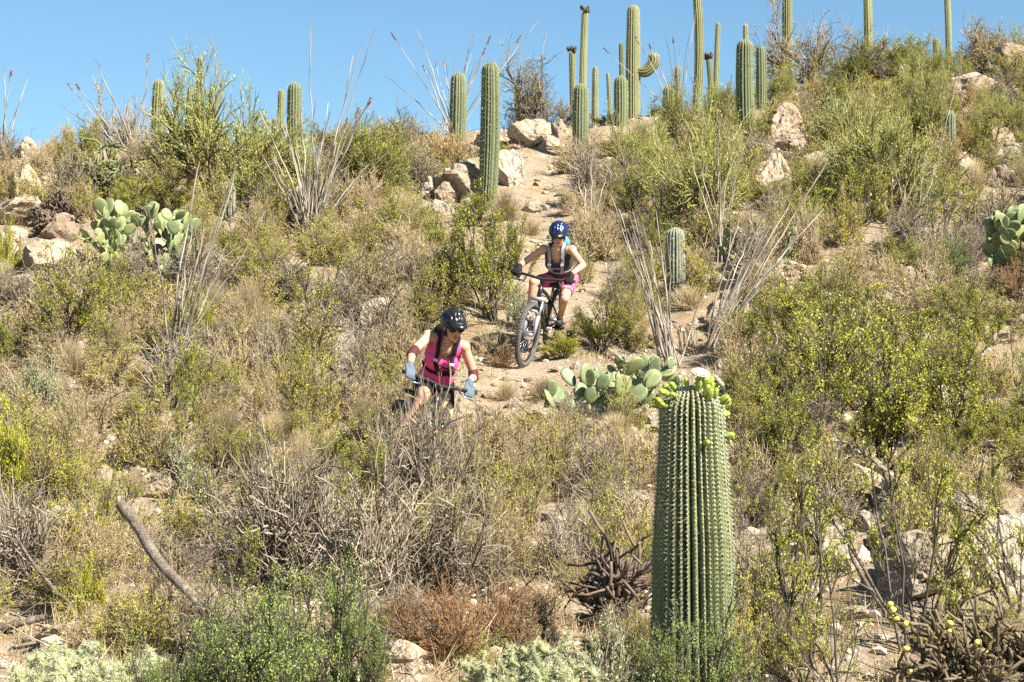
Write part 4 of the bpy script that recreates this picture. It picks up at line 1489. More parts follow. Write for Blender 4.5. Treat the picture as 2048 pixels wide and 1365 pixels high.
        for i in range(len(cs) - 1):
            for k in range(4): F.append((i * 4 + k, i * 4 + (k + 1) % 4, i * 4 + 4 + (k + 1) % 4, i * 4 + 4 + k))
        link(nm, to_mesh('person_' + nm, V, F, M[mat], False), pk)
    ch = pel + (shm - pel) * .75
    low = pel + (shm - pel) * .42
    for s in (-1, 1):
        strap([shm + sside * (s * .085) + ax * .08 - fr * .06, shm + sside * (s * .088) + ax * .08 + fr * .06, ch + sside * (s * .075) + fr * .2, low + sside * (s * look.get('strap_in', .05)) + fr * .2], .017, look['strap'], 'shoulder_strap')
        strap([ch + ax * .10 + sside * (s * .083) + fr * .22, ch + ax * .05 + sside * (s * .08) + fr * .22], .019, 'strapw', 'strap_patch', .011)
    strap([low + sside * -.16, low + sside * -.1 + fr * .15, low + fr * .2, low + sside * .1 + fr * .15, low + sside * .16], .014, look['strap'], 'waist_strap')
    strap([ch - ax * .02 + sside * -.07 + fr * .22, ch - ax * .02 + fr * .25, ch - ax * .02 + sside * .07 + fr * .22], .009, look['strap'], 'chest_strap', .010)
    return e

# ================================================================== PLACING
# ---- boulders and ledges
boulder('tan', 1062, 292, 84, 52, 'big cracked tan boulder at the top of the trail', var=0, rz=.4)
boulder('tan', 1118, 272, 60, 42, 'rounded tan boulder right of the big cracked one on the ridge', var=1, d=39.5)
boulder('pale', 1018, 372, 90, 75, 'pale boulder right of the tall ribbed saguaro beside the upper trail', var=1, rz=1.1)
boulder('tan', 1095, 300, 50, 30, 'small tan boulder at the right foot of the big cracked one', var=3)
boulder('dark', 1030, 300, 46, 30, 'brown boulder at the left foot of the big cracked one', var=1)
boulder('tan', 990, 300, 80, 40, 'flat tan rock behind the tall ribbed saguaro on the ridge', var=2)
boulder('tan', 935, 405, 110, 78, 'overhanging boulder with a dark hollow left of the tall ribbed saguaro', var=3, rz=2.4, depth=1.1)
boulder('dark', 893, 405, 62, 52, 'brown boulder in front of the dark hollow', var=0)
boulder('pale', 855, 392, 46, 40, 'small grey boulder left of the brown one by the dark hollow', var=2)
boulder('pale', 1068, 425, 60, 28, 'low pale rock at the edge of the upper trail', var=0)
boulder('pale', 690, 722, 70, 60, 'pale boulder among dry scrub left of the pink-topped rider', var=2)
boulder('tan', 640, 700, 60, 36, 'small tan rock left of the pale boulder near the pink-topped rider', var=4)
boulder('tan', 45, 400, 90, 70, 'tan outcrop below the ocotillo at the left skyline', var=1)
boulder('tan', 40, 450, 120, 60, 'weathered tan boulder under the left skyline outcrop', var=3)
boulder('tan', 40, 345, 46, 40, 'knob of tan rock standing on the left skyline', var=0, d=36)
boulder('dark', 120, 480, 110, 60, 'reddish broken rock left of the left prickly pear', var=1)
boulder('tan', 110, 560, 150, 80, 'sloping tan rock face below the reddish broken rock', var=2, depth=.7)
boulder('pale', 480, 500, 60, 42, 'pale rock right of the left prickly pear', var=0)
boulder('tan', 410, 450, 80, 30, 'flat tan rock behind the left prickly pear', var=4)
boulder('slab', 225, 625, 110, 40, 'flat pale ledge below the left prickly pear', var=0)
boulder('tan', 1470, 665, 110, 70, 'tan boulder right of the leaning grey ocotillo', var=2)
boulder('tan', 1440, 640, 60, 40, 'smaller boulder beside the one right of the leaning grey ocotillo', var=3)
boulder('tan', 1560, 400, 150, 95, 'smooth tan rock face under the dark ribbed saguaro', var=4, depth=.6)
boulder('dark', 1580, 290, 130, 80, 'brown broken outcrop beside the dark ribbed saguaro', var=2, depth=.7)
boulder('dark', 1640, 300, 90, 60, 'brown broken rock right of the outcrop by the dark saguaro', var=0)
boulder('tan', 1690, 420, 110, 60, 'tan rock under the spreading palo verde on the right slope', var=0, depth=.7)
boulder('pale', 1530, 310, 50, 26, 'pale flat stone at the foot of the dark ribbed saguaro', var=1)
boulder('dark', 1960, 215, 200, 75, 'dark brown ledge below the right-hand skyline', var=1, depth=.7)
boulder('slab', 1930, 205, 120, 50, 'pale capped ledge under the right-hand skyline', var=1, d=43)
boulder('dark', 2040, 190, 120, 80, 'brown rock mass at the end of the skyline ledge', var=2, d=44)
boulder('pale', 1980, 275, 120, 40, 'pale rock on the bare slope under the skyline ledge', var=0, depth=.8)
boulder('pale', 2030, 330, 90, 40, 'lower pale rock on the bare slope under the skyline ledge', var=2)
boulder('pale', 1800, 625, 90, 45, 'pale boulder standing among green creosote on the right', var=1)
boulder('pale', 1845, 600, 70, 36, 'pale rock behind the boulder among green creosote', var=2)
boulder('tan', 1780, 770, 80, 50, 'tan rock half hidden inside the green creosote', var=3)
boulder('tan', 1860, 1185, 190, 115, 'big split boulder with a shaded side among the right-hand stems', var=3, rz=.6, depth=1.0)
boulder('pale', 1930, 1075, 200, 110, 'broad pale slab behind the split boulder', var=0, depth=.7)
boulder('pale', 2040, 1180, 170, 150, 'rounded pale rock right of the split boulder', var=2)
boulder('slab', 1740, 990, 150, 60, 'layered tan ledge under the creosote stems', var=2, rz=.3, tilt=(0, .25))
boulder('slab', 1790, 1045, 110, 45, 'lower layered ledge with cracks under the creosote stems', var=0, tilt=(0, .3))
boulder('pale', 1750, 955, 90, 40, 'pale rock above the layered ledge', var=1)
boulder('tan', 1750, 1180, 60, 40, 'small tan rock left of the split boulder', var=1)
boulder('slab', 800, 1340, 130, 62, 'flat pale layered rock in front of the rust-coloured shrub', var=1, rz=.1)
boulder('pale', 810, 1390, 60, 45, 'white stone below the flat layered rock', var=0)
boulder('tan', 1270, 920, 80, 50, 'tan rock left of the flowering saguaro', var=2)
boulder('tan', 1285, 960, 60, 40, 'lower tan rock left of the flowering saguaro', var=0)
boulder('pale', 1270, 1010, 70, 30, 'flat pale stone left of the flowering saguaro', var=2)
boulder('tan', 190, 1000, 110, 70, 'tan rock above the bare dead log', var=4)
boulder('pale', 165, 1040, 90, 45, 'pale stone above the bare dead log', var=1)
boulder('tan', 150, 1290, 160, 50, 'flat grey brown rock behind the pale fuzzy cholla', var=2)

# ---- rock groups: look-alike broken rocks lying together
fk = random.Random(33)
for (x0, x1, y0_, y1_, n, wr, kinds, lab) in [
    (-60, 170, 380, 620, 26, (35, 110), ('tan', 'tan', 'dark'), 'broken tan rock in the outcrop at the left under the skyline'),
    (830, 1150, 285, 440, 22, (25, 70), ('tan', 'pale'), 'angular tan rock beside the upper trail near the tall ribbed saguaro'),
    (1470, 1660, 235, 420, 24, (35, 90), ('dark', 'tan', 'tan'), 'broken rock in the outcrop by the dark ribbed saguaro'),
    (1800, 2110, 175, 420, 34, (30, 90), ('pale', 'tan', 'dark'), 'broken pale rock on the bare slope under the right-hand ledge'),
    (1640, 2110, 930, 1260, 22, (50, 140), ('pale', 'tan', 'slab'), 'angular pale rock around the split boulder'),
    (960, 1310, 840, 1100, 26, (25, 80), ('pale', 'tan'), 'angular pale rock between the trail and the flowering saguaro'),
    (1400, 1900, 560, 830, 22, (35, 100), ('pale', 'tan'), 'angular rock among the creosotes of the right-hand thicket'),
    (560, 830, 640, 960, 16, (30, 90), ('pale', 'tan'), 'pale rock in the scrub left of the pink-topped rider'),
    (90, 320, 900, 1080, 14, (35, 100), ('pale', 'tan'), 'pale rock on the bare patch above the bare dead log'),
    (950, 1130, 730, 860, 12, (15, 40), ('pale', 'tan'), 'small rock lying in the trail between the two riders')]:
    for _ in range(n):
        px, py = fk.uniform(x0, x1), fk.uniform(y0_, y1_)
        w = fk.uniform(*wr)
        if 1000 < px < 1110 and 690 < py < 760: continue
        q_ = hit(px, py)[0]
        if py < 600 and trail_dist(q_.x, q_.y) < .55: continue
        big = 'large ' if w > (wr[0] + wr[1]) / 2 else 'small '
        big = '' if lab.startswith('small') else big
        o = boulder(fk.choice(kinds), px, py, w, w * fk.uniform(.4, .75), big + lab, 'rocks: ' + big + lab, rz=fk.uniform(0, 6.28), tilt=(fk.gauss(0, .2), fk.gauss(0, .2)), sink=.35)
        o.name = 'boulder'

# ---- loose rocks on the open ground: look-alikes
rk = random.Random(12)
nrock = 0
for _ in range(700):
    px, py = rk.uniform(-300, 2350), rk.triangular(260, 1400, 620)
    P, d = hit(px, py, strict=True)
    if P is None or trail_dist(P.x, P.y) < .30: continue
    s = rk.uniform(.08, .26) * (1.5 if rk.random() < .2 else 1)
    me = rk.choice(ROCKS['tan'] + ROCKS['pale'])
    o = link('rock', me, None, (P.x, P.y, P.z + s * .12), (rk.uniform(-.3, .3), rk.uniform(-.3, .3), rk.uniform(0, 6.28)), (s, s * rk.uniform(.7, 1.1), s * rk.uniform(.6, 1.0)))
    tag(o, 'loose tan stone lying on the open slope', 'rock', 'loose stones on the slope')
    nrock += 1
    if nrock >= 280: break

# ---- stones in the trail
tk = random.Random(77)
for _ in range(70):
    i = tk.randrange(0, 11); t = tk.random()
    a, b_ = TRAIL[i], TRAIL[i + 1]
    x = a[0] + (b_[0] - a[0]) * t + tk.gauss(0, .28); y = a[1] + (b_[1] - a[1]) * t
    if (Vector((x, y)) - Vector((.13, 24.4))).length < .4: continue
    s_ = tk.uniform(.05, .17)
    o = link('rock', tk.choice(ROCKS['tan'] + ROCKS['pale'] + ROCKS['slab']), None, (x, y, height(x, y) + s_ * .08), (tk.gauss(0, .2), tk.gauss(0, .2), tk.uniform(0, 6.28)), (s_, s_ * tk.uniform(.7, 1.1), s_ * tk.uniform(.5, .9)))
    tag(o, 'loose stone embedded in the sandy trail', 'trail stone', 'stones in the trail')

# ---- gravel: uncountable
gs = np.random.default_rng(8)
ico = bmesh.new(); bmesh.ops.create_icosphere(ico, subdivisions=1, radius=1)
IV = np.array([v.co[:] for v in ico.verts]); IF = np.array([[v.index for v in f.verts] for f in ico.faces]); ico.free()
mb = MB(); VV = []; cnt = 0
tin = []
while cnt < 7500:
    y = gs.uniform(10, 44); x = gs.uniform(-.40, .40) * y
    z = height(x, y)
    s = gs.gamma(2.0, .011) + .008
    v = IV * (1 + gs.normal(size=(12, 1)) * .18) * np.array([s, s * gs.uniform(.6, 1), s * gs.uniform(.4, .8)])
    a = gs.uniform(0, 6.28); ca, sa = math.cos(a), math.sin(a)
    v = np.stack([v[:, 0] * ca - v[:, 1] * sa, v[:, 0] * sa + v[:, 1] * ca, v[:, 2]], 1) + np.array([x, y, z + s * .15])
    VV.append(v); tin.append(np.full(12, gs.uniform())); cnt += 1
VV = np.concatenate(VV)
mb.add(VV, (IF[None] + (np.arange(cnt) * 12)[:, None, None]).reshape(-1, 3), np.concatenate(tin))
M['gravel'] = tinted('gravel', (.34, .25, .17), (.68, .58, .46), rough=.9, var=0)
tag(link('gravel', mb.mesh('gravel', M['gravel'], False)), 'loose gravel strewn over the slope', 'gravel', None, 'stuff')

# ---- dry grass wisps and fallen twigs: uncountable
mb = MB(); n = 22000
yy = gs.uniform(9.5, 45, n); xx = gs.uniform(-.42, .42, n) * yy
keep = []
for i in range(n):
    px, py, f = project((xx[i], yy[i], height(xx[i], yy[i])))
    dens = .55 + .9 * noise.noise((xx[i] * .8, yy[i] * .8, 3.3))
    if trail_dist(xx[i], yy[i]) < .5: dens *= .06
    if px > 1900 and py < 420: dens *= .5
    if gs.random() < dens: keep.append(i)
xx, yy = xx[keep], yy[keep]; n = len(xx)
zz = np.array([height(a, b) for a, b in zip(xx, yy)])
k = 7
C = np.repeat(np.stack([xx, yy, zz - .01], 1), k, 0) + gs.normal(size=(n * k, 3)) * np.array([.035, .035, 0])
D = norm(gs.normal(size=(n * k, 3)) * .55 + np.array([0, 0, 1.0]))
hgt = np.repeat(gs.uniform(.06, .24, n), k) * gs.uniform(.5, 1.2, n * k)
spikes(mb, C, D, hgt, .0035, gs, tint=np.repeat(gs.uniform(0, 1, n), k))
tag(link('dry_grass', mb.mesh('dry_grass', M['straw'])), 'thin dry grass growing between the shrubs', 'grass', None, 'stuff')
mb = MB(); n = 2600
yy = gs.uniform(9.5, 40, n); xx = gs.uniform(-.30, .30, n) * yy
P0 = np.stack([xx, yy, np.array([height(a, b) + .012 for a, b in zip(xx, yy)])], 1)
az = gs.uniform(0, 2 * PI, n)
Q = grow(gs, P0, np.stack([np.cos(az), np.sin(az), gs.uniform(-.05, .35, n)], 1), gs.uniform(.1, .5, n), 4, .15, 0)
tubes(mb, Q, np.tile(np.linspace(.005, .002, 4), (n, 1)), 3, clump(gs, n))
tag(link('fallen_twigs', mb.mesh('fallen_twigs', M['tw_grey'])), 'fallen grey twigs littering the slope', 'twigs', None, 'stuff')

# ---- riders
def solve_bike(bar_px, yaw, pitch, roll, steer):
    """ground contact of the front wheel so that the handlebar centre lies on this line of sight"""
    best = None
    Rm = Matrix.Rotation(yaw - PI / 2, 4, 'Z') @ Matrix.Rotation(pitch, 4, 'Y') @ Matrix.Rotation(roll, 4, 'X')
    off = Rm @ Vector((.905 - 1.15, 0, 1.0))
    y = 14.0
    while y < 30:
        c = px_at(bar_px[0], bar_px[1], y) - off
        dz = abs(c.z - height(c.x, c.y))
        if best is None or dz < best[0]: best = (dz, c)
        y += .02
    return best[1]

up_ = Vector((0, 0, 1))
Y1 = R(20)
F1 = solve_bike((883, 764), Y1, .14, -.20, R(14))
T1, G1, PD1 = bicycle(F1, Y1, .14, -.20, R(14), 'mountain bike under the pink-topped rider, mostly hidden by dry brush', fork='frame_dark')
Bm = (G1['R'][0] + G1['L'][0]) / 2
h1 = Vector((math.sin(Y1), -math.cos(Y1), 0)); l1 = Vector((math.cos(Y1), math.sin(Y1), 0))
print('rider1', F1, project(G1['R'][0]), project(G1['L'][0]))
root1 = Vector((Bm.x, Bm.y + .3, height(Bm.x, Bm.y + .3)))
shm1 = px_at(893, 684, Bm.y + .33)
pel1 = px_at(868, 766, Bm.y + .68)
hd1 = px_at(906, 655, Bm.y + .19)
rider(root1, 'rider in a bright pink sleeveless top and black helmet, leaning over the handlebars', pel1, shm1, Vector((.92, .32, -.26)), l1,
      hd1, Vector((.42, -.80, -.42)).normalized(), G1, PD1,
      dict(top='pink', shorts='black', glove='glove_l', helmet='helmet_b', pack='black', strap='black', pads=True, shoe='shoe_r', strap_in=.02),
      {'R': Vector((-1, .3, -.25)), 'L': Vector((.40, .6, -.8))}, {'R': h1 - l1 * .12, 'L': h1 + l1 * .25})

Y2 = R(-15)
F2, dF2 = hit(1048, 734)
T2, G2, PD2 = bicycle(F2, Y2, .20, -.20, R(-5), 'dark mountain bike with a pale fork ridden down the trail by the blue-helmeted rider')
Bm = (G2['R'][0] + G2['L'][0]) / 2
h2 = Vector((math.sin(Y2), -math.cos(Y2), 0)); l2 = Vector((math.cos(Y2), math.sin(Y2), 0))
print('rider2', F2, dF2, project(G2['R'][0]), project(G2['L'][0]))
root2 = Vector((Bm.x, Bm.y + .4, height(Bm.x, Bm.y + .4)))
shm2 = px_at(1115, 500, Bm.y + .32)
pel2 = px_at(1124, 556, Bm.y + .68)
hd2 = px_at(1117, 470, Bm.y + .16)
rider(root2, 'rider in a blue helmet, dark top and pink shorts coming down the trail', pel2, shm2, Vector((.95, -.27, -.05)), l2,
      hd2, Vector((-.12, -.82, -.56)).normalized(), G2, PD2,
      dict(top='darktop', shorts='pink2', glove='black', helmet='helmet_n', pack='packb', strap='packg', shoe='shoe', strap_in=.06),
      {'R': Vector((-.8, .3, -.5)), 'L': Vector((1, .2, -.1))}, {'R': h2 - l2 * .35, 'L': h2 + l2 * .25})
RB = [(1000, 440, 1175, 748, F2.y), (795, 605, 962, 752, F1.y + .3), (1080, 688, 1320, 835, 20.5), (950, 130, 1000, 395, 33), (1300, 700, 1470, 1360, 11), (1320, 450, 1385, 590, 27), (1040, 240, 1150, 300, 38), (1075, 330, 1130, 440, 31), (955, 755, 1090, 815, 22), (1690, 925, 2060, 1180, 14.6)]

# ---- the flowering saguaro in front
def front_saguaro():
    px, d = 1383, 11.5
    P = at_dist(px, d)
    ztop = (px_at(1383, 772, d)).z
    H = ztop - P.z + .05
    kx = d / FPX
    rng = np.random.default_rng(3)
    e = empty('saguaro_cactus', (P.x, P.y, P.z - .05))
    tag(e, 'big saguaro with yellow-green buds and white flowers round its crown', 'cactus')
    def rfun(t):                       # measured half widths, foot to crown
        return float(np.interp(t, [0, .25, .5, .72, .86, .95, 1], [84, 82, 79, 70, 65, 63, 62])) * kx
    z, r = dome_profile(H, rfun, 90, .13)
    path = np.stack([np.interp(z / H, [0, .5, 1], [0, .004, -.002]), z * 0, z], 1)
    mb = MB()
    ridge, od, T = ribbed(mb, path, r, 33, rng, depth=.25, tint_hi=.80, crown=4, jit=.05)
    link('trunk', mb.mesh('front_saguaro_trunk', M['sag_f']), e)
    sb = MB()
    C, Dn = spine_rows(sb, ridge, od, T, .023, rng, 8, .024, .0009)
    link('spines', sb.mesh('front_saguaro_spines', M['spine_f']), e, kind='stuff')
    am = MB()
    n = len(C)
    az = np.arange(6) * 2 * PI / 6
    u = norm(np.cross(Dn, np.array([0, 0, 1.0]) + Dn * 0 + rng.normal(size=(n, 3)) * .01)); w = np.cross(Dn, u)
    s = rng.uniform(.0034, .0054, n)[:, None, None]
    Vr = (C + Dn * .002)[:, None, :] + s * (u[:, None] * np.cos(az)[None, :, None] + w[:, None] * np.sin(az)[None, :, None] * 1.25)
    Vt = (C + Dn * .008)[:, None, :]
    V = np.concatenate([Vr, Vt], 1)
    f = np.array([[i, (i + 1) % 6, 6] for i in range(6)])
    am.add(V.reshape(-1, 3), (f[None] + (np.arange(n) * 7)[:, None, None]).reshape(-1, 3), np.repeat(np.clip(np.clip(C[:, 2] / H, 0, 1) ** 1.3 + rng.normal(size=n) * .15, 0, 1), 7))
    link('spine_cushions', am.mesh('front_saguaro_areoles', M['areole']), e, kind='stuff')
    # buds and flowers
    def bud_mesh(flower):
        mb = MB()
        prof = [(0, .25), (.10, .62), (.30, .95), (.5, 1.0), (.72, .92), (.88, .8), (1.0, .35 if not flower else .85)]
        k = 9
        V = []; tt = []
        for i, (zz, rr) in enumerate(prof):
            for a in range(k):
                t = 2 * PI * (a + .5 * (i % 2)) / k
                V.append((rr * .017 * math.cos(t), rr * .017 * math.sin(t), zz * .068)); tt.append(.25 + .6 * (a % 2) * .6 + .3 * zz)
        F = [(i * k + a, i * k + (a + 1) % k, (i + 1) * k + (a + 1) % k, (i + 1) * k + a) for i in range(6) for a in range(k)] + []
        mb.add(V, F, np.array(tt)); mb.f.append(np.array([[6 * k + a for a in range(k)]])); mb.m.append(np.array([0]))
        for i in range(16):                 # scales
            a = i * 2.4; zz = .012 + i * .0032
            c = np.array([.0165 * math.cos(a), .0165 * math.sin(a), zz])
            leaves(mb, c[None], .008, rng, .6, tint=np.array([.9]), up=3)
        return mb.mesh('saguaro_bud', M['bud'])
    def petals_mesh():
        mb = MB()
        for ring, (n_, tilt, ln) in enumerate(((11, 62, .034), (9, 40, .030))):
            for i in range(n_):
                a = 2 * PI * (i + .4 * ring) / n_
                t = R(tilt)
                o_ = np.array([.012 * math.cos(a), .012 * math.sin(a), .066])
                d = np.array([math.sin(t) * math.cos(a), math.sin(t) * math.sin(a), math.cos(t)])
                w = np.array([-math.sin(a), math.cos(a), 0]) * .011
                V = [o_ - w * .5, o_ + w * .5, o_ + d * ln * .6 + w, o_ + d * ln + np.array([0, 0, -.004]) + w * .45, o_ + d * ln + np.array([0, 0, -.004]) - w * .45, o_ + d * ln * .6 - w]
                mb.add(V, [[0, 1, 2, 5], [5, 2, 3, 4]], rng.uniform())
        return mb.mesh('saguaro_petals', M['petal'])
    def stamen_mesh():
        v, f = ellipsoid((0, 0, .070), (Vector((.015, 0, 0)), Vector((0, .015, 0)), Vector((0, 0, .008))), 9, 5)
        return to_mesh('saguaro_stamens', v, f, M['stamen'])
    B0, B1, PM, SM = bud_mesh(False), bud_mesh(True), petals_mesh(), stamen_mesh()
    g = random.Random(5)
    def bud(az_deg, dz, tilt, sc, flower=False, rad=None):
        a = R(az_deg)
        zz = H + dz
        r_ = float(np.interp(zz, z, r)) * .95 if rad is None else rad
        u = Vector((math.cos(a), math.sin(a), 0))
        d = (u * math.sin(R(tilt)) + up_ * math.cos(R(tilt))).normalized()
        o = link('flower_bud' if not flower else 'flower', B1 if flower else B0, e, (u.x * r_, u.y * r_, zz), d.to_track_quat('Z', 'Y').to_euler(), (sc, sc, sc))
        if flower:
            link('petals', PM, o); link('stamens', SM, o)
    for i in range(9): bud(g.uniform(150, 235), g.uniform(-.13, -.02), g.uniform(45, 80), g.uniform(.8, 1.1))
    for i in range(17): bud(g.uniform(-75, 45), g.uniform(-.085, -.005), g.uniform(15, 60), g.uniform(.85, 1.15))
    for i in range(5): bud(g.uniform(-25, 35), g.uniform(-.16, -.08), g.uniform(60, 95), g.uniform(.8, 1.1))
    for i in range(4): bud(g.uniform(-60, 20), .0 - g.uniform(0, .02), g.uniform(5, 25), 1.1, False, rad=.07)
    for az_, dz, t_ in ((-70, -.012, 30), (0, -.03, 50)): bud(az_, dz, t_, 1.15, True, rad=.075)
    bud(-72, -.30, 85, .9); bud(-5, -.26, 85, .9); bud(2, -.29, 95, .7)
    bud(-110, -.012, 20, .8, rad=.09); bud(110, -.02, 20, .9)
front_saguaro()

# ---- other saguaros (columns on the ridge stand behind it: their feet are hidden)
sagpx(974, 128, 39, 'tall ribbed saguaro with a flat crown standing beside the overhanging boulder', base=415, toppx=980, nribs=17, rings=34, wd=.003)
sagpx(915, 146, 34, 'stout round-topped saguaro behind the straw-coloured grass clump', d=38.5, nribs=16)
sagpx(1161, 168, 33, 'stout saguaro with a pointed top right of the trail-head boulders', d=37.5, nribs=15)
sagpx(1170, 22, 15, 'very tall thin saguaro crowned with dark dried flowers', d=62, grow_mat='sag_y', nribs=11, capdark=True)
sagpx(1149, 104, 14, 'shorter thin saguaro with dark dried flowers left of the very tall one', d=58, grow_mat='sag_y', nribs=11, capdark=True)
sagpx(1192, 134, 14, 'slim yellowish saguaro right of the very tall one with dried flowers', d=56, grow_mat='sag_y', nribs=11)
sagpx(1218, 146, 9, 'pencil-thin distant saguaro left of the saguaro with one arm', d=70, grow_mat='sag_y', nribs=9)
sagpx(1268, 10, 29, 'massive saguaro with one short upturned arm', d=52, grow_mat='sag_y', nribs=16,
      arms_px=((140, 42, 34, 12, -.15),))
sagpx(1249, 86, 10, 'dark thin saguaro close behind the massive one with an arm', d=60, nribs=9)
sagpx(1242, 152, 29, 'squat saguaro in front of the massive one with an arm', d=41, nribs=14)
sagpx(1341, 172, 25, 'short barrel-shaped saguaro between the armed one and the split pair', d=43, nribs=14, grow_mat='sag_y')
sagpx(1358, 133, 14, 'slim saguaro right of the short barrel-shaped one', d=52, nribs=11)
sagpx(1385, -95, 19, 'weathered pale giant saguaro column rising out of the picture beside a wispy ocotillo', d=60, grow_mat='sag_y', nribs=12)
sagpx(1416, 116, 12, 'short thin saguaro with a dark tip right of the weathered giant', d=62, nribs=10, capdark=True)
sagpx(1435, 46, 11, 'tall pencil-thin saguaro second to the right of the weathered giant', d=70, grow_mat='sag_y', nribs=10)
sagpx(1495, 84, 36, 'dark green ribbed saguaro beside the brown broken outcrop', base=292, nribs=15, rings=32)
sagpx(1494, 48, 11, 'pale thin saguaro peeping out above the dark ribbed one', d=60, grow_mat='sag_y', nribs=10)
sagpx(1526, 92, 22, 'shaded saguaro tucked behind the dark ribbed one', d=43, nribs=12)
sagpx(1580, -70, 21, 'tall saguaro rising through the bare branches above the brown outcrop', d=50, grow_mat='sag_y', nribs=13)
sagpx(1740, -60, 18, 'tall straight saguaro above the palo verde crown', d=55, grow_mat='sag_y', nribs=12)
sagpx(1901, -55, 13, 'slender tall saguaro above the dark skyline ledge', d=66, grow_mat='sag_y', nribs=11)
sagpx(1881, 76, 16, 'short saguaro left of the slender tall one above the ledge', d=52, grow_mat='sag_y', nribs=11)
sagpx(1900, 225, 25, 'small grey saguaro on the bare upper right slope', base=310, grow_mat='sag_g', nribs=13)
sagpx(1352, 456, 42, 'grey-green ribbed saguaro behind the leaning grey ocotillo', base=600, grow_mat='sag_g', nribs=16, wd=.0025)
sagpx(314, 160, 25, 'yellowish saguaro left of the palo verde tree', d=41, grow_mat='sag_y', nribs=12)
sagpx(394, 114, 13, 'slim pointed saguaro showing through the palo verde tree', d=48, grow_mat='sag_y', nribs=10)
sagpx(373, 172, 14, 'shorter saguaro beside the slim one inside the palo verde tree', d=46, grow_mat='sag_y', nribs=10)
sagpx(588, 166, 31, 'stout saguaro right of the palo verde tree', d=38, nribs=14)
sagpx(560, 180, 14, 'slim saguaro close left of the stout one by the palo verde', d=42, grow_mat='sag_y', nribs=10)
sagpx(548, 235, 18, 'short grey saguaro among bushes right of the palo verde', d=38, nribs=12, grow_mat='sag_g')
sagpx(531, 240, 9, 'tiny distant saguaro between palo verde and the stout saguaro', d=55, nribs=9, grow_mat='sag_y')
sagpx(188, 233, 13, 'thin distant saguaro behind the staghorn cholla', d=50, grow_mat='sag_y', nribs=10)
sagpx(1035, 170, 15, 'yellowish saguaro standing behind the bare tree on the ridge', d=52, grow_mat='sag_y', nribs=10)
sagpx(455, 366, 34, 'low grey barrel-shaped saguaro under the palo verde tree', base=432, grow_mat='sag_g', nribs=14)
sagpx(1410, 235, 20, 'short saguaro half buried in green branches below the weathered giant', d=40, nribs=12, grow_mat='sag_g')

# ---- ocotillos
P, d = hit(622, 478)
ocotillo(P, 26, 2.0, 'large spreading ocotillo whose tallest stems reach high above the skyline', tilt=(4, 30), seed=1,
         targets=[(608, 48), (757, 62), (733, 85), (702, 110), (560, 240), (640, 200), (690, 240), (740, 200), (790, 300), (745, 330)], tips=.3)
P, d = hit(352, 745)
ocotillo(P, 7, 1.7, 'ocotillo with pale leaning stems rising past the left prickly pear', tilt=(8, 24), seed=2, az=(0.1, .5),
         targets=[(505, 300), (470, 330), (440, 420), (300, 400), (380, 480), (540, 420), (420, 330)], tips=0)
P = at_dist(2, 36.2)
ocotillo(P, 3, 1.5, 'dark bare ocotillo at the far end of the left skyline', tilt=(4, 22), seed=3, targets=[(8, 125), (30, 145), (65, 140), (-20, 60)], tips=.4)
P = at_dist(262, 37)
ocotillo(P, 7, 1.5, 'wispy ocotillo arching over the staghorn cholla on the skyline', tilt=(10, 38), seed=4, targets=[(165, 122), (140, 170), (112, 208), (285, 110), (215, 200)], tips=.6)
P = at_dist(905, 39.5)
ocotillo(P, 9, 1.8, 'thin ocotillo fanning out behind the stout round-topped saguaro', tilt=(10, 40), seed=5, targets=[(775, 75), (770, 150), (855, 135), (950, 70), (1075, 45), (1040, 75), (830, 60), (965, 120)], tips=.5)
P, d = hit(1345, 735)
ocotillo(P, 14, 1.9, 'leaning grey ocotillo with crowded stems behind the flowering saguaro', tilt=(6, 26), seed=6, az=(2.4, .7),
         targets=[(1215, 390), (1250, 470), (1270, 430), (1300, 480), (1235, 440), (1420, 530)], tips=0, thick=.85)
P, d = hit(1420, 705)
ocotillo(P, 12, 1.9, 'grey ocotillo slanting up towards the smooth tan rock face', tilt=(14, 40), seed=7, az=(.2, .5), targets=[(1648, 330), (1620, 380), (1590, 350), (1560, 400), (1660, 420)], tips=0)
P = at_dist(1360, 44)
ocotillo(P, 5, 1.9, 'wispy ocotillo between the slim saguaro and the weathered giant', tilt=(6, 34), seed=8, targets=[(1345, 78), (1362, 95), (1325, 70), (1395, 15), (1200, 105)], tips=.5)
P, d = hit(1440, 330)
ocotillo(P, 5, 1.5, 'ocotillo with one red flower spike left of the dark ribbed saguaro', tilt=(8, 40), seed=9, targets=[(1437, 232), (1375, 130), (1600, 250)], tips=.7)
P, d = hit(1445, 520)
ocotillo(P, 6, 1.7, 'long-stemmed ocotillo below the dark ribbed saguaro', tilt=(5, 30), seed=10, targets=[(1440, 240), (1480, 300), (1380, 330)], tips=.2)
P, d = hit(1835, 480)
ocotillo(P, 4, 1.6, 'thin pale ocotillo on the right slope below the small grey saguaro', tilt=(10, 40), seed=11, targets=[(1930, 130), (1850, 330), (1920, 400)], tips=.1)
P, d = hit(1180, 480)
ocotillo(P, 4, 1.3, 'dark wiry ocotillo beside the upper trail above the blue-helmeted rider', tilt=(5, 20), seed=12, targets=[(1182, 262), (1165, 330), (1215, 350)], tips=0)

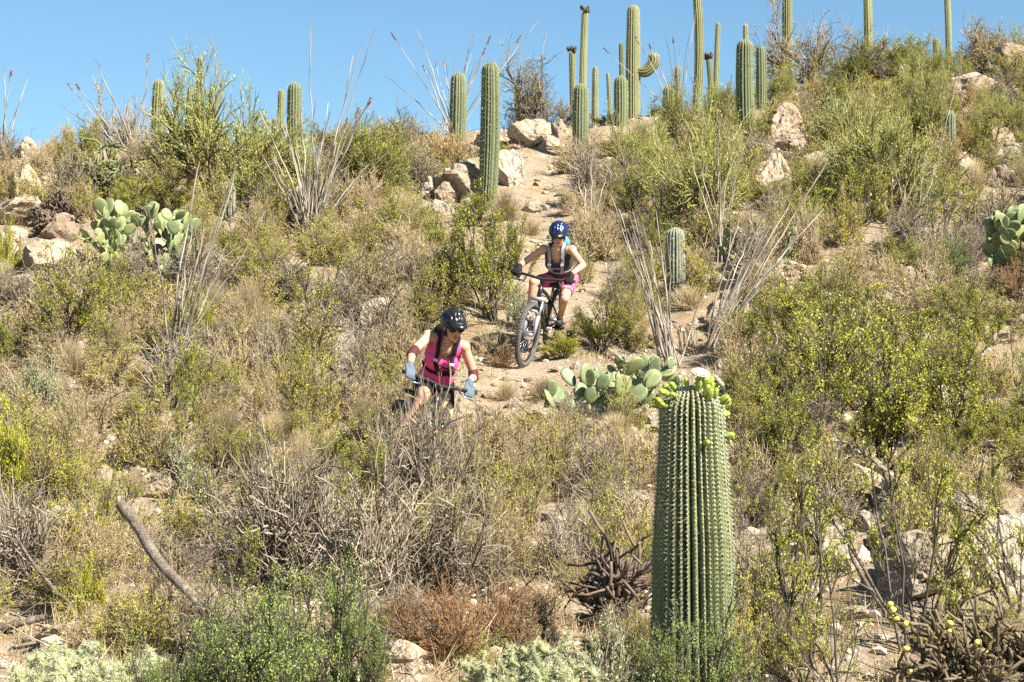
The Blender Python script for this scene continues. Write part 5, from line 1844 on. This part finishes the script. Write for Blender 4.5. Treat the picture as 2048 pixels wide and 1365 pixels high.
# ---- prickly pears
P, d = hit(285, 560)
prickly_pear(P, 1.4, 1.45, 'pale prickly pear left of the leaning ocotillo stems', seed=2, size=.26, n0=10, face=.45, jitter=.9, levels=4, kids=(1, 3))
P, d = hit(1205, 838)
prickly_pear(P, .95, .70, 'pale prickly pear on the trail edge left of the flowering saguaro', seed=6, size=.24, n0=8, face=.45, levels=2, spiny=14)
P, d = hit(1280, 815)
prickly_pear(P, .55, .62, 'spiny grey-green prickly pear close to the crown of the flowering saguaro', seed=9, size=.20, n0=7, face=.3, spiny=60)
P, d = hit(2052, 575)
prickly_pear(P, .7, 1.05, 'tall prickly pear above the rust-coloured shrub on the right slope', seed=3, size=.28, n0=8, face=.5, levels=4, kids=(2, 3))
P, d = hit(1512, 530)
prickly_pear(P, .8, .80, 'dark shaded prickly pear behind the slanting ocotillo', seed=4, size=.17, n0=8, face=1.5)
P, d = hit(565, 440)
prickly_pear(P, .7, .45, 'small grey prickly pear behind the large ocotillo', seed=5, size=.20, n0=7)
P, d = hit(1870, 545)
prickly_pear(P, .4, .38, 'small prickly pear inside a green bush on the right slope', seed=7, size=.17, n0=4)

# ---- chollas
P, d = hit(190, 395)
cholla(P, 1.15, 1.7, 'dense staghorn cholla on the left skyline', seed=1, style='stag', n1=12, rj=.016)
P, d = hit(120, 440)
cholla(P, .75, 1.0, 'dark tangled cholla below the staghorn cholla', seed=2, style='dead', n1=8, rj=.016)
P, d = hit(1655, 255)
cholla(P, .95, 1.0, 'yellowish staghorn cholla under the bare-branched tree on the right ridge', seed=3, style='stag', n1=9, rj=.018)
P, d = hit(1945, 1400)
cholla(P, .85, .85, 'brown chain-fruit cholla hung with yellow fruit', seed=4, style='green', n1=14, rj=.0095, fruit=46)
P, d = hit(2060, 1370)
cholla(P, .75, .6, 'knobbly brown cholla right of the one with yellow fruit', seed=14, style='green', n1=11, rj=.0095, fruit=6)
P, d = hit(95, 1440)
cholla(P, .66, .80, 'pale fuzzy cholla in front of the flat grey brown rock', seed=5, style='teddy', n1=18, rj=.016)
P, d = hit(225, 1450)
cholla(P, .56, .50, 'smaller pale fuzzy cholla against the bright green bush', seed=15, style='teddy', n1=13, rj=.016)
P, d = hit(1085, 1440)
cholla(P, .70, .62, 'pale fuzzy cholla at the foot of the forked dead branch', seed=6, style='pale', n1=14, rj=.016)
P, d = hit(1235, 1245)
cholla(P, 1.0, .55, 'dead dark-purple cholla skeleton left of the flowering saguaro', seed=7, style='dead', n1=9, rj=.011)
P, d = hit(100, 470)
cholla(P, .6, .8, 'wiry dead cholla on the reddish broken rock', seed=8, style='dead', n1=7, rj=.014)

# ---- dead wood
y0 = 12.6
dead_branch([px_at(445, 1285, 12.2), px_at(415, 1232, 12.2), px_at(385, 1190, 12.2), px_at(335, 1145, 12.25), px_at(300, 1100, 12.25), px_at(282, 1062, 12.3), px_at(255, 1025, 12.3), px_at(238, 1005, 12.3)], .025, .036, 'bare grey dead log leaning over the bright green bush', 'dead_log', 1)
P, d = hit(1160, 1260)
dead_branch([P, px_at(1110, 1225, d - .1), px_at(1085, 1190, d - .15), px_at(1050, 1165, d - .15), px_at(1040, 1140, d - .15)], .017, .009, 'forked dead branch over the pale cholla by the rust shrub', 'dead_branch', 2,
            forks=[([px_at(1115, 1232, d - .1), px_at(1060, 1235, d - .2), px_at(1022, 1220, d - .2)], .012, .008), ([px_at(1058, 1236, d - .2), px_at(1045, 1270, d - .3), px_at(1005, 1310, d - .4)], .014, .009)])
P, d = hit(-10, 1262)
dead_branch([P, px_at(40, 1247, d), px_at(90, 1235, d)], .03, .018, 'grey fallen log behind the pale fuzzy cholla', 'fallen_log', 3)
P, d = hit(668, 1190)
dead_branch([P, px_at(690, 1140, d), px_at(715, 1105, d + .1), px_at(722, 1085, d + .1)], .018, .010, 'short pale dead stub amid the dark brush above the green bush', 'dead_stub', 4)
P, d = hit(1790, 1250)
dead_branch([P, px_at(1740, 1180, d), px_at(1705, 1120, d), px_at(1690, 1060, d)], .018, .010, 'curved grey branch rising left of the split boulder', 'dead_branch', 5)
P, d = hit(150, 1230)
dead_branch([P, px_at(100, 1170, d), px_at(60, 1120, d), px_at(30, 1070, d)], .016, .007, 'dark slanting dead branch left of the bare log', 'dead_branch', 6)

# ---- trees
putpx('palo', 445, 400, 340, 255, 'palo verde tree with yellow-green crown on the left skyline', var=2, rz=.9, lean=(.02, 0))
putpx('mesq', 1062, 250, 200, 140, 'bare grey tree behind the tall ribbed saguaro on the ridge', d=43, var=0)
putpx('mesq', 1125, 250, 110, 60, 'low bare grey tree left of the pointed saguaro', d=42, var=1)
putpx('mesq', 1630, 200, 240, 190, 'bare-branched tree around the tall saguaro above the brown outcrop', d=48, var=1)
putpx('palo', 1800, 250, 210, 175, 'palo verde tree behind the tall straight saguaro', d=46, var=1)
putpx('mesq', 1730, 250, 190, 170, 'bare dark tree left of the palo verde behind the straight saguaro', d=44, var=0)
putpx('palo', 1402, 455, 250, 240, 'spreading palo verde left of the dark ribbed saguaro', var=2)
putpx('palo', 1290, 400, 170, 170, 'small palo verde below the massive armed saguaro', var=1)
putpx('palo', 1775, 450, 320, 250, 'wide palo verde on the right slope', var=0, rz=2)
putpx('palo', 1690, 330, 170, 170, 'palo verde right of the brown broken outcrop', var=2, rz=4)
putpx('palo', 1850, 320, 150, 170, 'palo verde left of the small grey saguaro', var=1, rz=1)
putpx('mesq', 2010, 180, 170, 140, 'dark leafless tree on the right-hand skyline', d=46, var=0)
putpx('palo', 2060, 180, 120, 120, 'bushy palo verde at the end of the right-hand skyline', d=47, var=2)
putpx('mesq', 245, 300, 150, 120, 'leafless grey tree left of the yellowish saguaro', d=38, var=1)
putpx('palo', 740, 385, 190, 140, 'low palo verde right of the large ocotillo', var=2, rz=1.5)
putpx('palo', 560, 400, 180, 130, 'low palo verde below the stout saguaro', var=1, rz=2.2)

for i, (px, top, w, kd, lab) in enumerate([
  (1545, 140, 110, 'palo', 'palo verde crown just right of the dark ribbed saguaro on the ridge'),
  (1690, 150, 130, 'creo', 'skyline creosote left of the tall straight saguaro'),
  (1765, 120, 130, 'palo', 'skyline palo verde touching the tall straight saguaro'),
  (1850, 110, 130, 'creo', 'skyline creosote left of the short ridge saguaro'),
  (1930, 100, 110, 'olive', 'skyline shrub right of the slender tall saguaro'),
  (1990, 60, 150, 'mesq', 'skyline bare tree above the dark ledge'),
  (1455, 170, 110, 'palo', 'skyline palo verde left of the dark ribbed saguaro'),
  (1310, 205, 120, 'creo', 'skyline creosote right of the massive armed saguaro'),
  (1205, 225, 110, 'creo', 'skyline creosote between the pointed and the squat saguaro'),
  (660, 250, 130, 'creo', 'skyline creosote behind the large ocotillo'),
  (760, 235, 130, 'grey', 'skyline grey shrub right of the large ocotillo'),
  (820, 240, 110, 'grey', 'skyline grey shrub close left of the round-topped saguaro'),
  (500, 250, 150, 'creo', 'skyline creosote right of the palo verde tree'),
  (340, 260, 130, 'grey', 'skyline grey shrub between the yellowish saguaro and the palo verde'),
  (90, 310, 110, 'olive', 'skyline shrub behind the staghorn cholla')]):
    xr = (px - 1024) / FPX * 40
    dr = float(np.interp(xr, [-9, -4, 0.5, 4, 9], [36.2, 37.4, 40.2, 42.8, 46]))
    putpx(kd, px, top + 100, w, 100, lab, d=dr + .3)

# ---- hand placed shrubs
H_ = [
 ('mound', 893, 340, 125, 82, 'straw-coloured grass clump above the dark hollow'),
 ('olive', 830, 360, 120, 90, 'brown-green shrub left of the straw grass clump'),
 ('grey', 810, 300, 110, 75, 'grey shrub on the skyline left of the round-topped saguaro'),
 ('yell', 1016, 312, 40, 26, 'tiny bright yellow-green shrub between the trail-head boulders'),
 ('creo', 700, 385, 150, 150, 'green creosote behind the large ocotillo'),
 ('creo', 790, 370, 120, 115, 'green creosote left of the overhanging boulder'),
 ('brown', 1150, 345, 100, 70, 'tan dry shrub right of the upper trail by the pointed saguaro'),
 ('grey', 1240, 420, 120, 110, 'dark grey tangle right of the upper trail'),
 ('creo', 985, 640, 190, 235, 'tall green creosote behind the two riders'),
 ('creo', 905, 620, 170, 190, 'creosote left of the tall one behind the riders'),
 ('creo', 1035, 560, 100, 130, 'small creosote beside the outstretched arm of the blue-helmeted rider'),
 ('olive', 850, 660, 170, 120, 'olive shrub behind the black helmet of the pink-topped rider'),
 ('greyleaf', 1030, 660, 90, 90, 'pale leafy shrub left of the dark bike wheel'),
 ('creo', 1200, 705, 170, 120, 'yellow-green creosote right of the dark mountain bike'),
 ('olive', 1260, 700, 130, 130, 'olive shrub behind the spiny prickly pear'),
 ('yell', 1130, 715, 110, 50, 'low yellow-green shrub in front of the dark bike wheels'),
 ('grass', 1010, 440, 90, 60, 'grass tuft right of the foot of the tall ribbed saguaro'),
 ('creo', 960, 455, 110, 75, 'low green creosote at the foot of the tall ribbed saguaro'),
 ('creo', 1650, 860, 270, 260, 'big yellow-green creosote below the tan boulder on the right'),
 ('creo', 1770, 930, 300, 270, 'wide creosote in the middle of the right-hand thicket'),
 ('creo', 1900, 900, 260, 220, 'creosote at the right of the right-hand thicket'),
 ('creo', 1560, 960, 220, 210, 'creosote right of the crown of the flowering saguaro'),
 ('creo', 1700, 720, 230, 150, 'creosote above the right-hand thicket by the pale boulder'),
 ('creo', 1560, 800, 170, 150, 'creosote behind the buds of the flowering saguaro'),
 ('creo', 1980, 690, 150, 120, 'creosote below the tall right-hand prickly pear'),
 ('green', 1880, 560, 130, 90, 'bright green bush around the small right-hand prickly pear'),
 ('open', 1840, 1310, 400, 440, 'tall open creosote with dark stems in front of the split boulder'),
 ('open', 1600, 1340, 330, 400, 'tall open creosote right of the flowering saguaro'),
 ('open', 2030, 1230, 260, 330, 'tall open creosote over the rounded pale rock'),
 ('open', 1690, 1420, 300, 330, 'creosote with dark stems below the curved grey branch'),
 ('green', 520, 1470, 360, 270, 'broad bright green bush below the bare dead log'),
 ('green', 655, 1430, 250, 310, 'taller bright green bush right of the bare dead log'),
 ('green', 330, 1450, 240, 190, 'bright green bush beside the pale fuzzy cholla'),
 ('green', 470, 1370, 200, 150, 'bright green bush touching the foot of the bare dead log'),
 ('green', 715, 1420, 150, 200, 'outer bright green bush next to the flat layered rock'),
 ('green', 1400, 1460, 260, 230, 'feathery green bush at the foot of the flowering saguaro'),
 ('greyleaf', 1210, 1450, 230, 200, 'pale grey-green bush left of the foot of the flowering saguaro'),
 ('green', 1290, 1455, 190, 190, 'small feathery bush between the pale cholla and the flowering saguaro'),
 ('yell', 30, 1010, 150, 200, 'bright yellow-green shrub left of the tan rock above the log'),
 ('yell', 70, 900, 90, 110, 'small yellow-green shrub on the left slope'),
 ('yell', 175, 1270, 110, 150, 'mustard-green shrub left of the bare dead log'),
 ('yell', 215, 1120, 100, 110, 'yellow-green shrub behind the tip of the bare dead log'),
 ('yell', 1165, 1125, 130, 95, 'yellow-green shrub above the dead cholla skeleton'),
 ('yell', 390, 690, 130, 110, 'yellow-green shrub beside the leaning ocotillo stems'),
 ('yell', 245, 600, 100, 80, 'yellow-green shrub below the left prickly pear'),
 ('green', 380, 620, 130, 70, 'low green bush under the leaning ocotillo stems'),
 ('yell', 10, 560, 90, 120, 'yellow-green shrub at the left under the weathered boulder'),
 ('orange', 905, 1310, 230, 160, 'rust-coloured shrub behind the flat layered rock'),
 ('orange', 1010, 1290, 190, 130, 'rust-brown shrub under the forked dead branch'),
 ('orange', 800, 1275, 130, 80, 'small rust shrub left of the big rust-coloured one'),
 ('orange', 1945, 240, 100, 70, 'orange-brown shrub in front of the dark skyline ledge'),
 ('brown', 1990, 150, 130, 90, 'brown dome of twigs on top of the dark skyline ledge'),
 ('orange', 2035, 600, 110, 100, 'orange dry shrub below the tall right-hand prickly pear'),
 ('orange', 255, 415, 80, 50, 'orange dry shrub behind the left prickly pear'),
 ('mound', 1700, 400, 110, 80, 'orange dry grass patch under the wide palo verde'),
 ('olive', 300, 960, 190, 160, 'olive shrub above the tip of the bare dead log'),
 ('brown', 850, 1040, 160, 225, 'dry tan bush hiding the front wheel of the pink-topped rider'),
 ('grey', 912, 1030, 150, 180, 'grey bush in front of the pink-topped rider, right of the one hiding the wheel'),
 ('brown', 785, 1010, 140, 170, 'tan dry bush in front of the pink-topped rider, left of the one hiding the wheel'),
 ('grey', 620, 1180, 330, 280, 'big dark thicket of bare stems above the bright green bushes'),
 ('grey', 760, 1200, 300, 260, 'bare grey thicket right of the big dark one'),
 ('grey', 900, 1190, 280, 230, 'bare grey thicket above the rust-coloured shrub'),
 ('grey', 500, 1130, 230, 210, 'bare grey thicket left of the big dark one'),
 ('grey', 80, 1180, 240, 220, 'bare grey thicket left of the bare dead log'),
 ('grey', 1500, 1060, 130, 130, 'grey bare shrub right of the middle of the flowering saguaro'),
 ('grey', 875, 1085, 190, 280, 'tangled dry bush downhill of the pink-topped rider'),
 ('grey', 815, 1060, 170, 262, 'grey bush downhill of the pink-topped rider, left of the tangled one'),
 ('olive', 945, 1060, 150, 190, 'olive bush downhill of the pink-topped rider, right of the tangled one'),
 ('creo', 1610, 720, 190, 170, 'creosote between the tan boulder and the right-hand thicket'),
 ('creo', 1840, 800, 240, 200, 'creosote uphill in the right-hand thicket'),
 ('creo', 1730, 820, 240, 220, 'full creosote uphill of the wide one in the right-hand thicket'),
 ('creo', 1500, 870, 130, 150, 'creosote touching the flowering saguaro'),
 ('creo', 1470, 720, 120, 110, 'creosote at the foot of the tan boulder by the grey ocotillo'),
 ('brown', 985, 715, 110, 60, 'dry shrub at the trail edge behind the helmet of the pink-topped rider'),
 ('orange', 1005, 735, 80, 40, 'low rust-brown tuft beside the front wheel of the dark bike'),
 ('grass', 1010, 800, 70, 40, 'dry grass tuft at the trail edge below the dark bike wheel'),
 ('grass', 1085, 800, 80, 45, 'dry grass tuft between the trail and the trail-edge prickly pear'),
 ('brown', 985, 880, 130, 80, 'low tan shrub in the trail bend right of the pink-topped rider'),
 ('olive', 1060, 880, 140, 70, 'low olive shrub below the trail-edge prickly pear'),
 ('brown', 1150, 880, 150, 60, 'low tan shrub below the pads of the trail-edge prickly pear'),
 ('grass', 1230, 870, 110, 45, 'orange-tinted grass tuft left of the flowering saguaro crown'),
 ('olive', 1165, 570, 80, 80, 'olive shrub right of the trail behind the blue-helmeted rider'),
 ('grey', 1190, 410, 110, 120, 'bare grey shrub by the wiry ocotillo beside the upper trail'),
 ('brown', 1210, 520, 110, 110, 'tan bush right of the wiry ocotillo'),
 ('grey', 250, 590, 110, 130, 'bare grey bush in front of the left prickly pear'),
 ('olive', 180, 590, 110, 90, 'olive bush at the left foot of the left prickly pear'),
 ('grey', 1135, 850, 110, 60, 'low bare bush in front of the trail-edge prickly pear'),
 ('mound', 1880, 330, 90, 60, 'golden mound left of the small grey saguaro'),
 ('mound', 1930, 300, 90, 50, 'golden mound right of the small grey saguaro'),
 ('mound', 500, 510, 70, 45, 'golden mound beside the pale rock by the left prickly pear'),
 ('mound', 1255, 905, 110, 45, 'low golden mound left of the flowering saguaro'),
 ('mound', 320, 1310, 120, 60, 'golden dry mound under the bare dead log'),
 ('grey', 1500, 560, 110, 130, 'bare grey bush in front of the dark shaded prickly pear'),
 ('olive', 60, 430, 120, 80, 'olive bush on the left skyline outcrop'),
 ('grey', 150, 420, 130, 110, 'grey bush between the tangled cholla and the left prickly pear'),
 ('olive', 330, 430, 130, 100, 'olive bush behind the left prickly pear'),
 ('grey', 805, 1030, 120, 210, 'thin bare bush veiling the right leg of the pink-topped rider'),
 ('grass', 1140, 520, 60, 45, 'grass tuft at the right edge of the upper trail'),
 ('grass', 1062, 470, 60, 40, 'grass tuft at the left edge of the upper trail'),
 ('brown', 1150, 430, 70, 55, 'dry tuft at the right edge of the trail below the ridge'),
 ('green', 240, 1440, 150, 120, 'small green bush close to the pale fuzzy cholla'),
 ('green', 590, 1350, 220, 190, 'green bush uphill of the broad bright green one'),
 ('olive', 1570, 520, 120, 110, 'olive bush in front of the dark shaded prickly pear'),
]
for kind, px, py, w, h, lab in H_:
    putpx(kind, px, py, w, h, lab)

# ---- the rest of the scrub: look-alikes that only their place tells apart
def lm(px, py):
    P_, d_ = hit(px, py); return P_
LMK = [(lm(880, 985), 'the pink-topped rider'), (lm(1060, 720), 'the blue-helmeted rider'), (lm(285, 560), 'the left-hand prickly pear'), (lm(1205, 838), 'the trail-edge prickly pear'),
       (lm(2030, 570), 'the tall right-hand prickly pear'), (at_dist(1383, 11.5), 'the flowering saguaro'), (lm(974, 415), 'the tall ribbed saguaro'), (lm(1495, 292), 'the dark ribbed saguaro'),
       (lm(1900, 310), 'the small grey saguaro'), (lm(1352, 600), 'the grey-green ribbed saguaro'), (lm(435, 400), 'the skyline palo verde'), (lm(622, 478), 'the large spreading ocotillo'),
       (lm(352, 745), 'the pale-stemmed leaning ocotillo'), (lm(1860, 1185), 'the split boulder'), (lm(420, 1245), 'the bare dead log'), (lm(800, 1340), 'the flat layered rock'),
       (lm(905, 1310), 'the rust-coloured shrub'), (lm(1800, 625), 'the pale boulder among creosote'), (lm(1470, 665), 'the tan boulder by the grey ocotillo'), (lm(690, 722), 'the pale boulder in the scrub'),
       (lm(110, 560), 'the sloping tan rock face'), (lm(190, 1000), 'the tan rock above the log'), (lm(1560, 400), 'the smooth tan rock face'), (lm(95, 1440), 'the pale fuzzy cholla'), (lm(1945, 1400), 'the yellow-fruited cholla'),
       (lm(120, 440), 'the dark tangled cholla'), (lm(1775, 450), 'the wide palo verde'), (lm(1165, 1125), 'the yellow-green shrub above the dead cholla')]
def place_words(P):
    q, name = min(LMK, key=lambda t: (t[0].xy - P.xy).length)
    dx, dy = P.x - q.x, P.y - q.y
    dist = math.hypot(dx, dy)
    if dist < .6: rel = 'right beside'
    elif abs(dy) > abs(dx): rel = 'uphill of' if dy > 0 else 'downhill of'
    else: rel = 'right of' if dx > 0 else 'left of'
    if dist > 2.6: rel = 'well ' + rel
    return rel + ' ' + name
LAB = {
 'brown': ('tan dry shrub', 'dry shrubs all over the slope'),
 'olive': ('olive-brown leafy shrub', 'olive shrubs all over the slope'),
 'grey': ('bare grey twiggy shrub', 'bare grey shrubs all over the slope'),
 'creo': ('yellow-green creosote', 'creosotes all over the slope'),
 'open': ('open leggy creosote', ''),
 'greyleaf': ('pale grey-green leafy shrub', 'pale leafy shrubs all over the slope'),
 'grass': ('tuft of dry bunch grass', 'grass tufts all over the slope'),
 'palo': ('low palo verde bush', 'palo verde bushes all over the slope'),
}
# zone: x0, x1, y0, y1, count, weights, width range, height range (pixels of the photograph)
ZONES = [
 (-120, 830, 590, 1010, 104, {'brown': 4.5, 'olive': 4.5, 'grey': 2.5, 'creo': 1.2, 'greyleaf': .4, 'grass': 2, 'open': .8}, (100, 220), (70, 150)),
 (380, 900, 440, 610, 34, {'brown': 4, 'olive': 4, 'creo': 1.2, 'grass': 1}, (90, 150), (60, 100)),
 (560, 1310, 860, 1180, 50, {'brown': 4, 'olive': 4, 'grey': 4, 'grass': 1.5, 'open': 2, 'creo': .8}, (110, 220), (80, 170)),
 (-120, 480, 980, 1330, 24, {'grey': 4, 'brown': 2, 'olive': 3.5, 'open': 1.5}, (140, 220), (100, 160)),
 (1150, 2180, 420, 650, 74, {'brown': 4, 'grey': 2.5, 'olive': 4, 'creo': 3, 'grass': 1.2, 'open': 1}, (80, 170), (50, 115)),
 (1450, 2180, 640, 1010, 44, {'olive': 3, 'brown': 2.5, 'creo': 4, 'grey': 1, 'open': 1.5}, (120, 180), (80, 125)),
 (1450, 2180, 1010, 1420, 22, {'olive': 3, 'grey': 2, 'brown': 2, 'open': 4}, (130, 230), (80, 190)),
 (-120, 860, 330, 450, 42, {'olive': 4, 'brown': 2, 'creo': 2, 'grey': 1}, (80, 130), (50, 85)),
 (1130, 2180, 270, 430, 56, {'olive': 3, 'creo': 2, 'palo': 2.5, 'brown': 2, 'grey': 1, 'grass': 1.5}, (80, 140), (50, 100)),
 (1480, 2180, 165, 290, 34, {'palo': 2, 'creo': 2, 'olive': 3, 'brown': 2.5, 'grey': 1.5}, (70, 130), (40, 85)),
 (-120, 900, 290, 345, 16, {'olive': 3, 'brown': 2, 'grey': 2, 'creo': 1}, (60, 110), (35, 65)),
 (-560, -110, 340, 1150, 46, {'brown': 4, 'olive': 4, 'grey': 2.5, 'creo': 1.5, 'grass': 1}, (110, 220), (75, 150)),
 (2160, 2600, 300, 1150, 46, {'brown': 3, 'olive': 4, 'grey': 2, 'creo': 3, 'palo': 1, 'open': 1}, (110, 220), (75, 150)),
 (450, 1300, 1180, 1330, 16, {'brown': 3, 'grey': 2, 'olive': 2}, (110, 180), (60, 110)),
]
zr = random.Random(21)
done = []
for (x0, x1, y0_, y1_, n, wts, wr, hr) in ZONES:
    made = tries = 0
    while made < n and tries < n * 12:
        tries += 1
        px, py = zr.uniform(x0, x1), zr.uniform(y0_, y1_)
        kind = zr.choices(list(wts), list(wts.values()))[0]
        w, h = zr.uniform(*wr), zr.uniform(*hr)
        P, d = hit(px, py, strict=True)
        if P is None: continue
        k = d / FPX
        if kind == 'grass': w *= .6; h *= .7
        if kind in ('creo', 'palo', 'open'): h *= 1.3
        if trail_dist(P.x, P.y) < .16 + w * k * .33 and P.y > 17.0: continue
        bad = False
        for (a, b, c, e_, dd) in RB:
            if d < dd and px + w * .5 > a and px - w * .5 < c and py - h < e_ and py > b: bad = True
        if any((P.x - q[0]) ** 2 + (P.y - q[1]) ** 2 < (.27 * (w * k + q[2])) ** 2 for q in done): continue
        if bad: continue
        size = 'small ' if w * k < .62 else 'large ' if w * k > .95 else ''
        lab = size + LAB[kind][0] + ' ' + place_words(P)
        put(kind, P, w * k, h * k, lab, 'scrub: ' + lab)
        done.append((P.x, P.y, w * k)); made += 1
    print('zone', x0, y0_, made)

tri = sum(len(p.vertices) - 2 for me in bpy.data.meshes if me.users for p in me.polygons)
print('unique triangles', tri, 'objects', len(bpy.data.objects))

for o in list(bpy.data.objects):
    if o.name.startswith('rock') and o.get('group') == 'loose stones on the slope':
        lab = ('small ' if o.scale.x < .12 else '') + 'loose tan stone lying ' + place_words(o.location)
        o['label'] = lab; o['group'] = 'stones: ' + lab
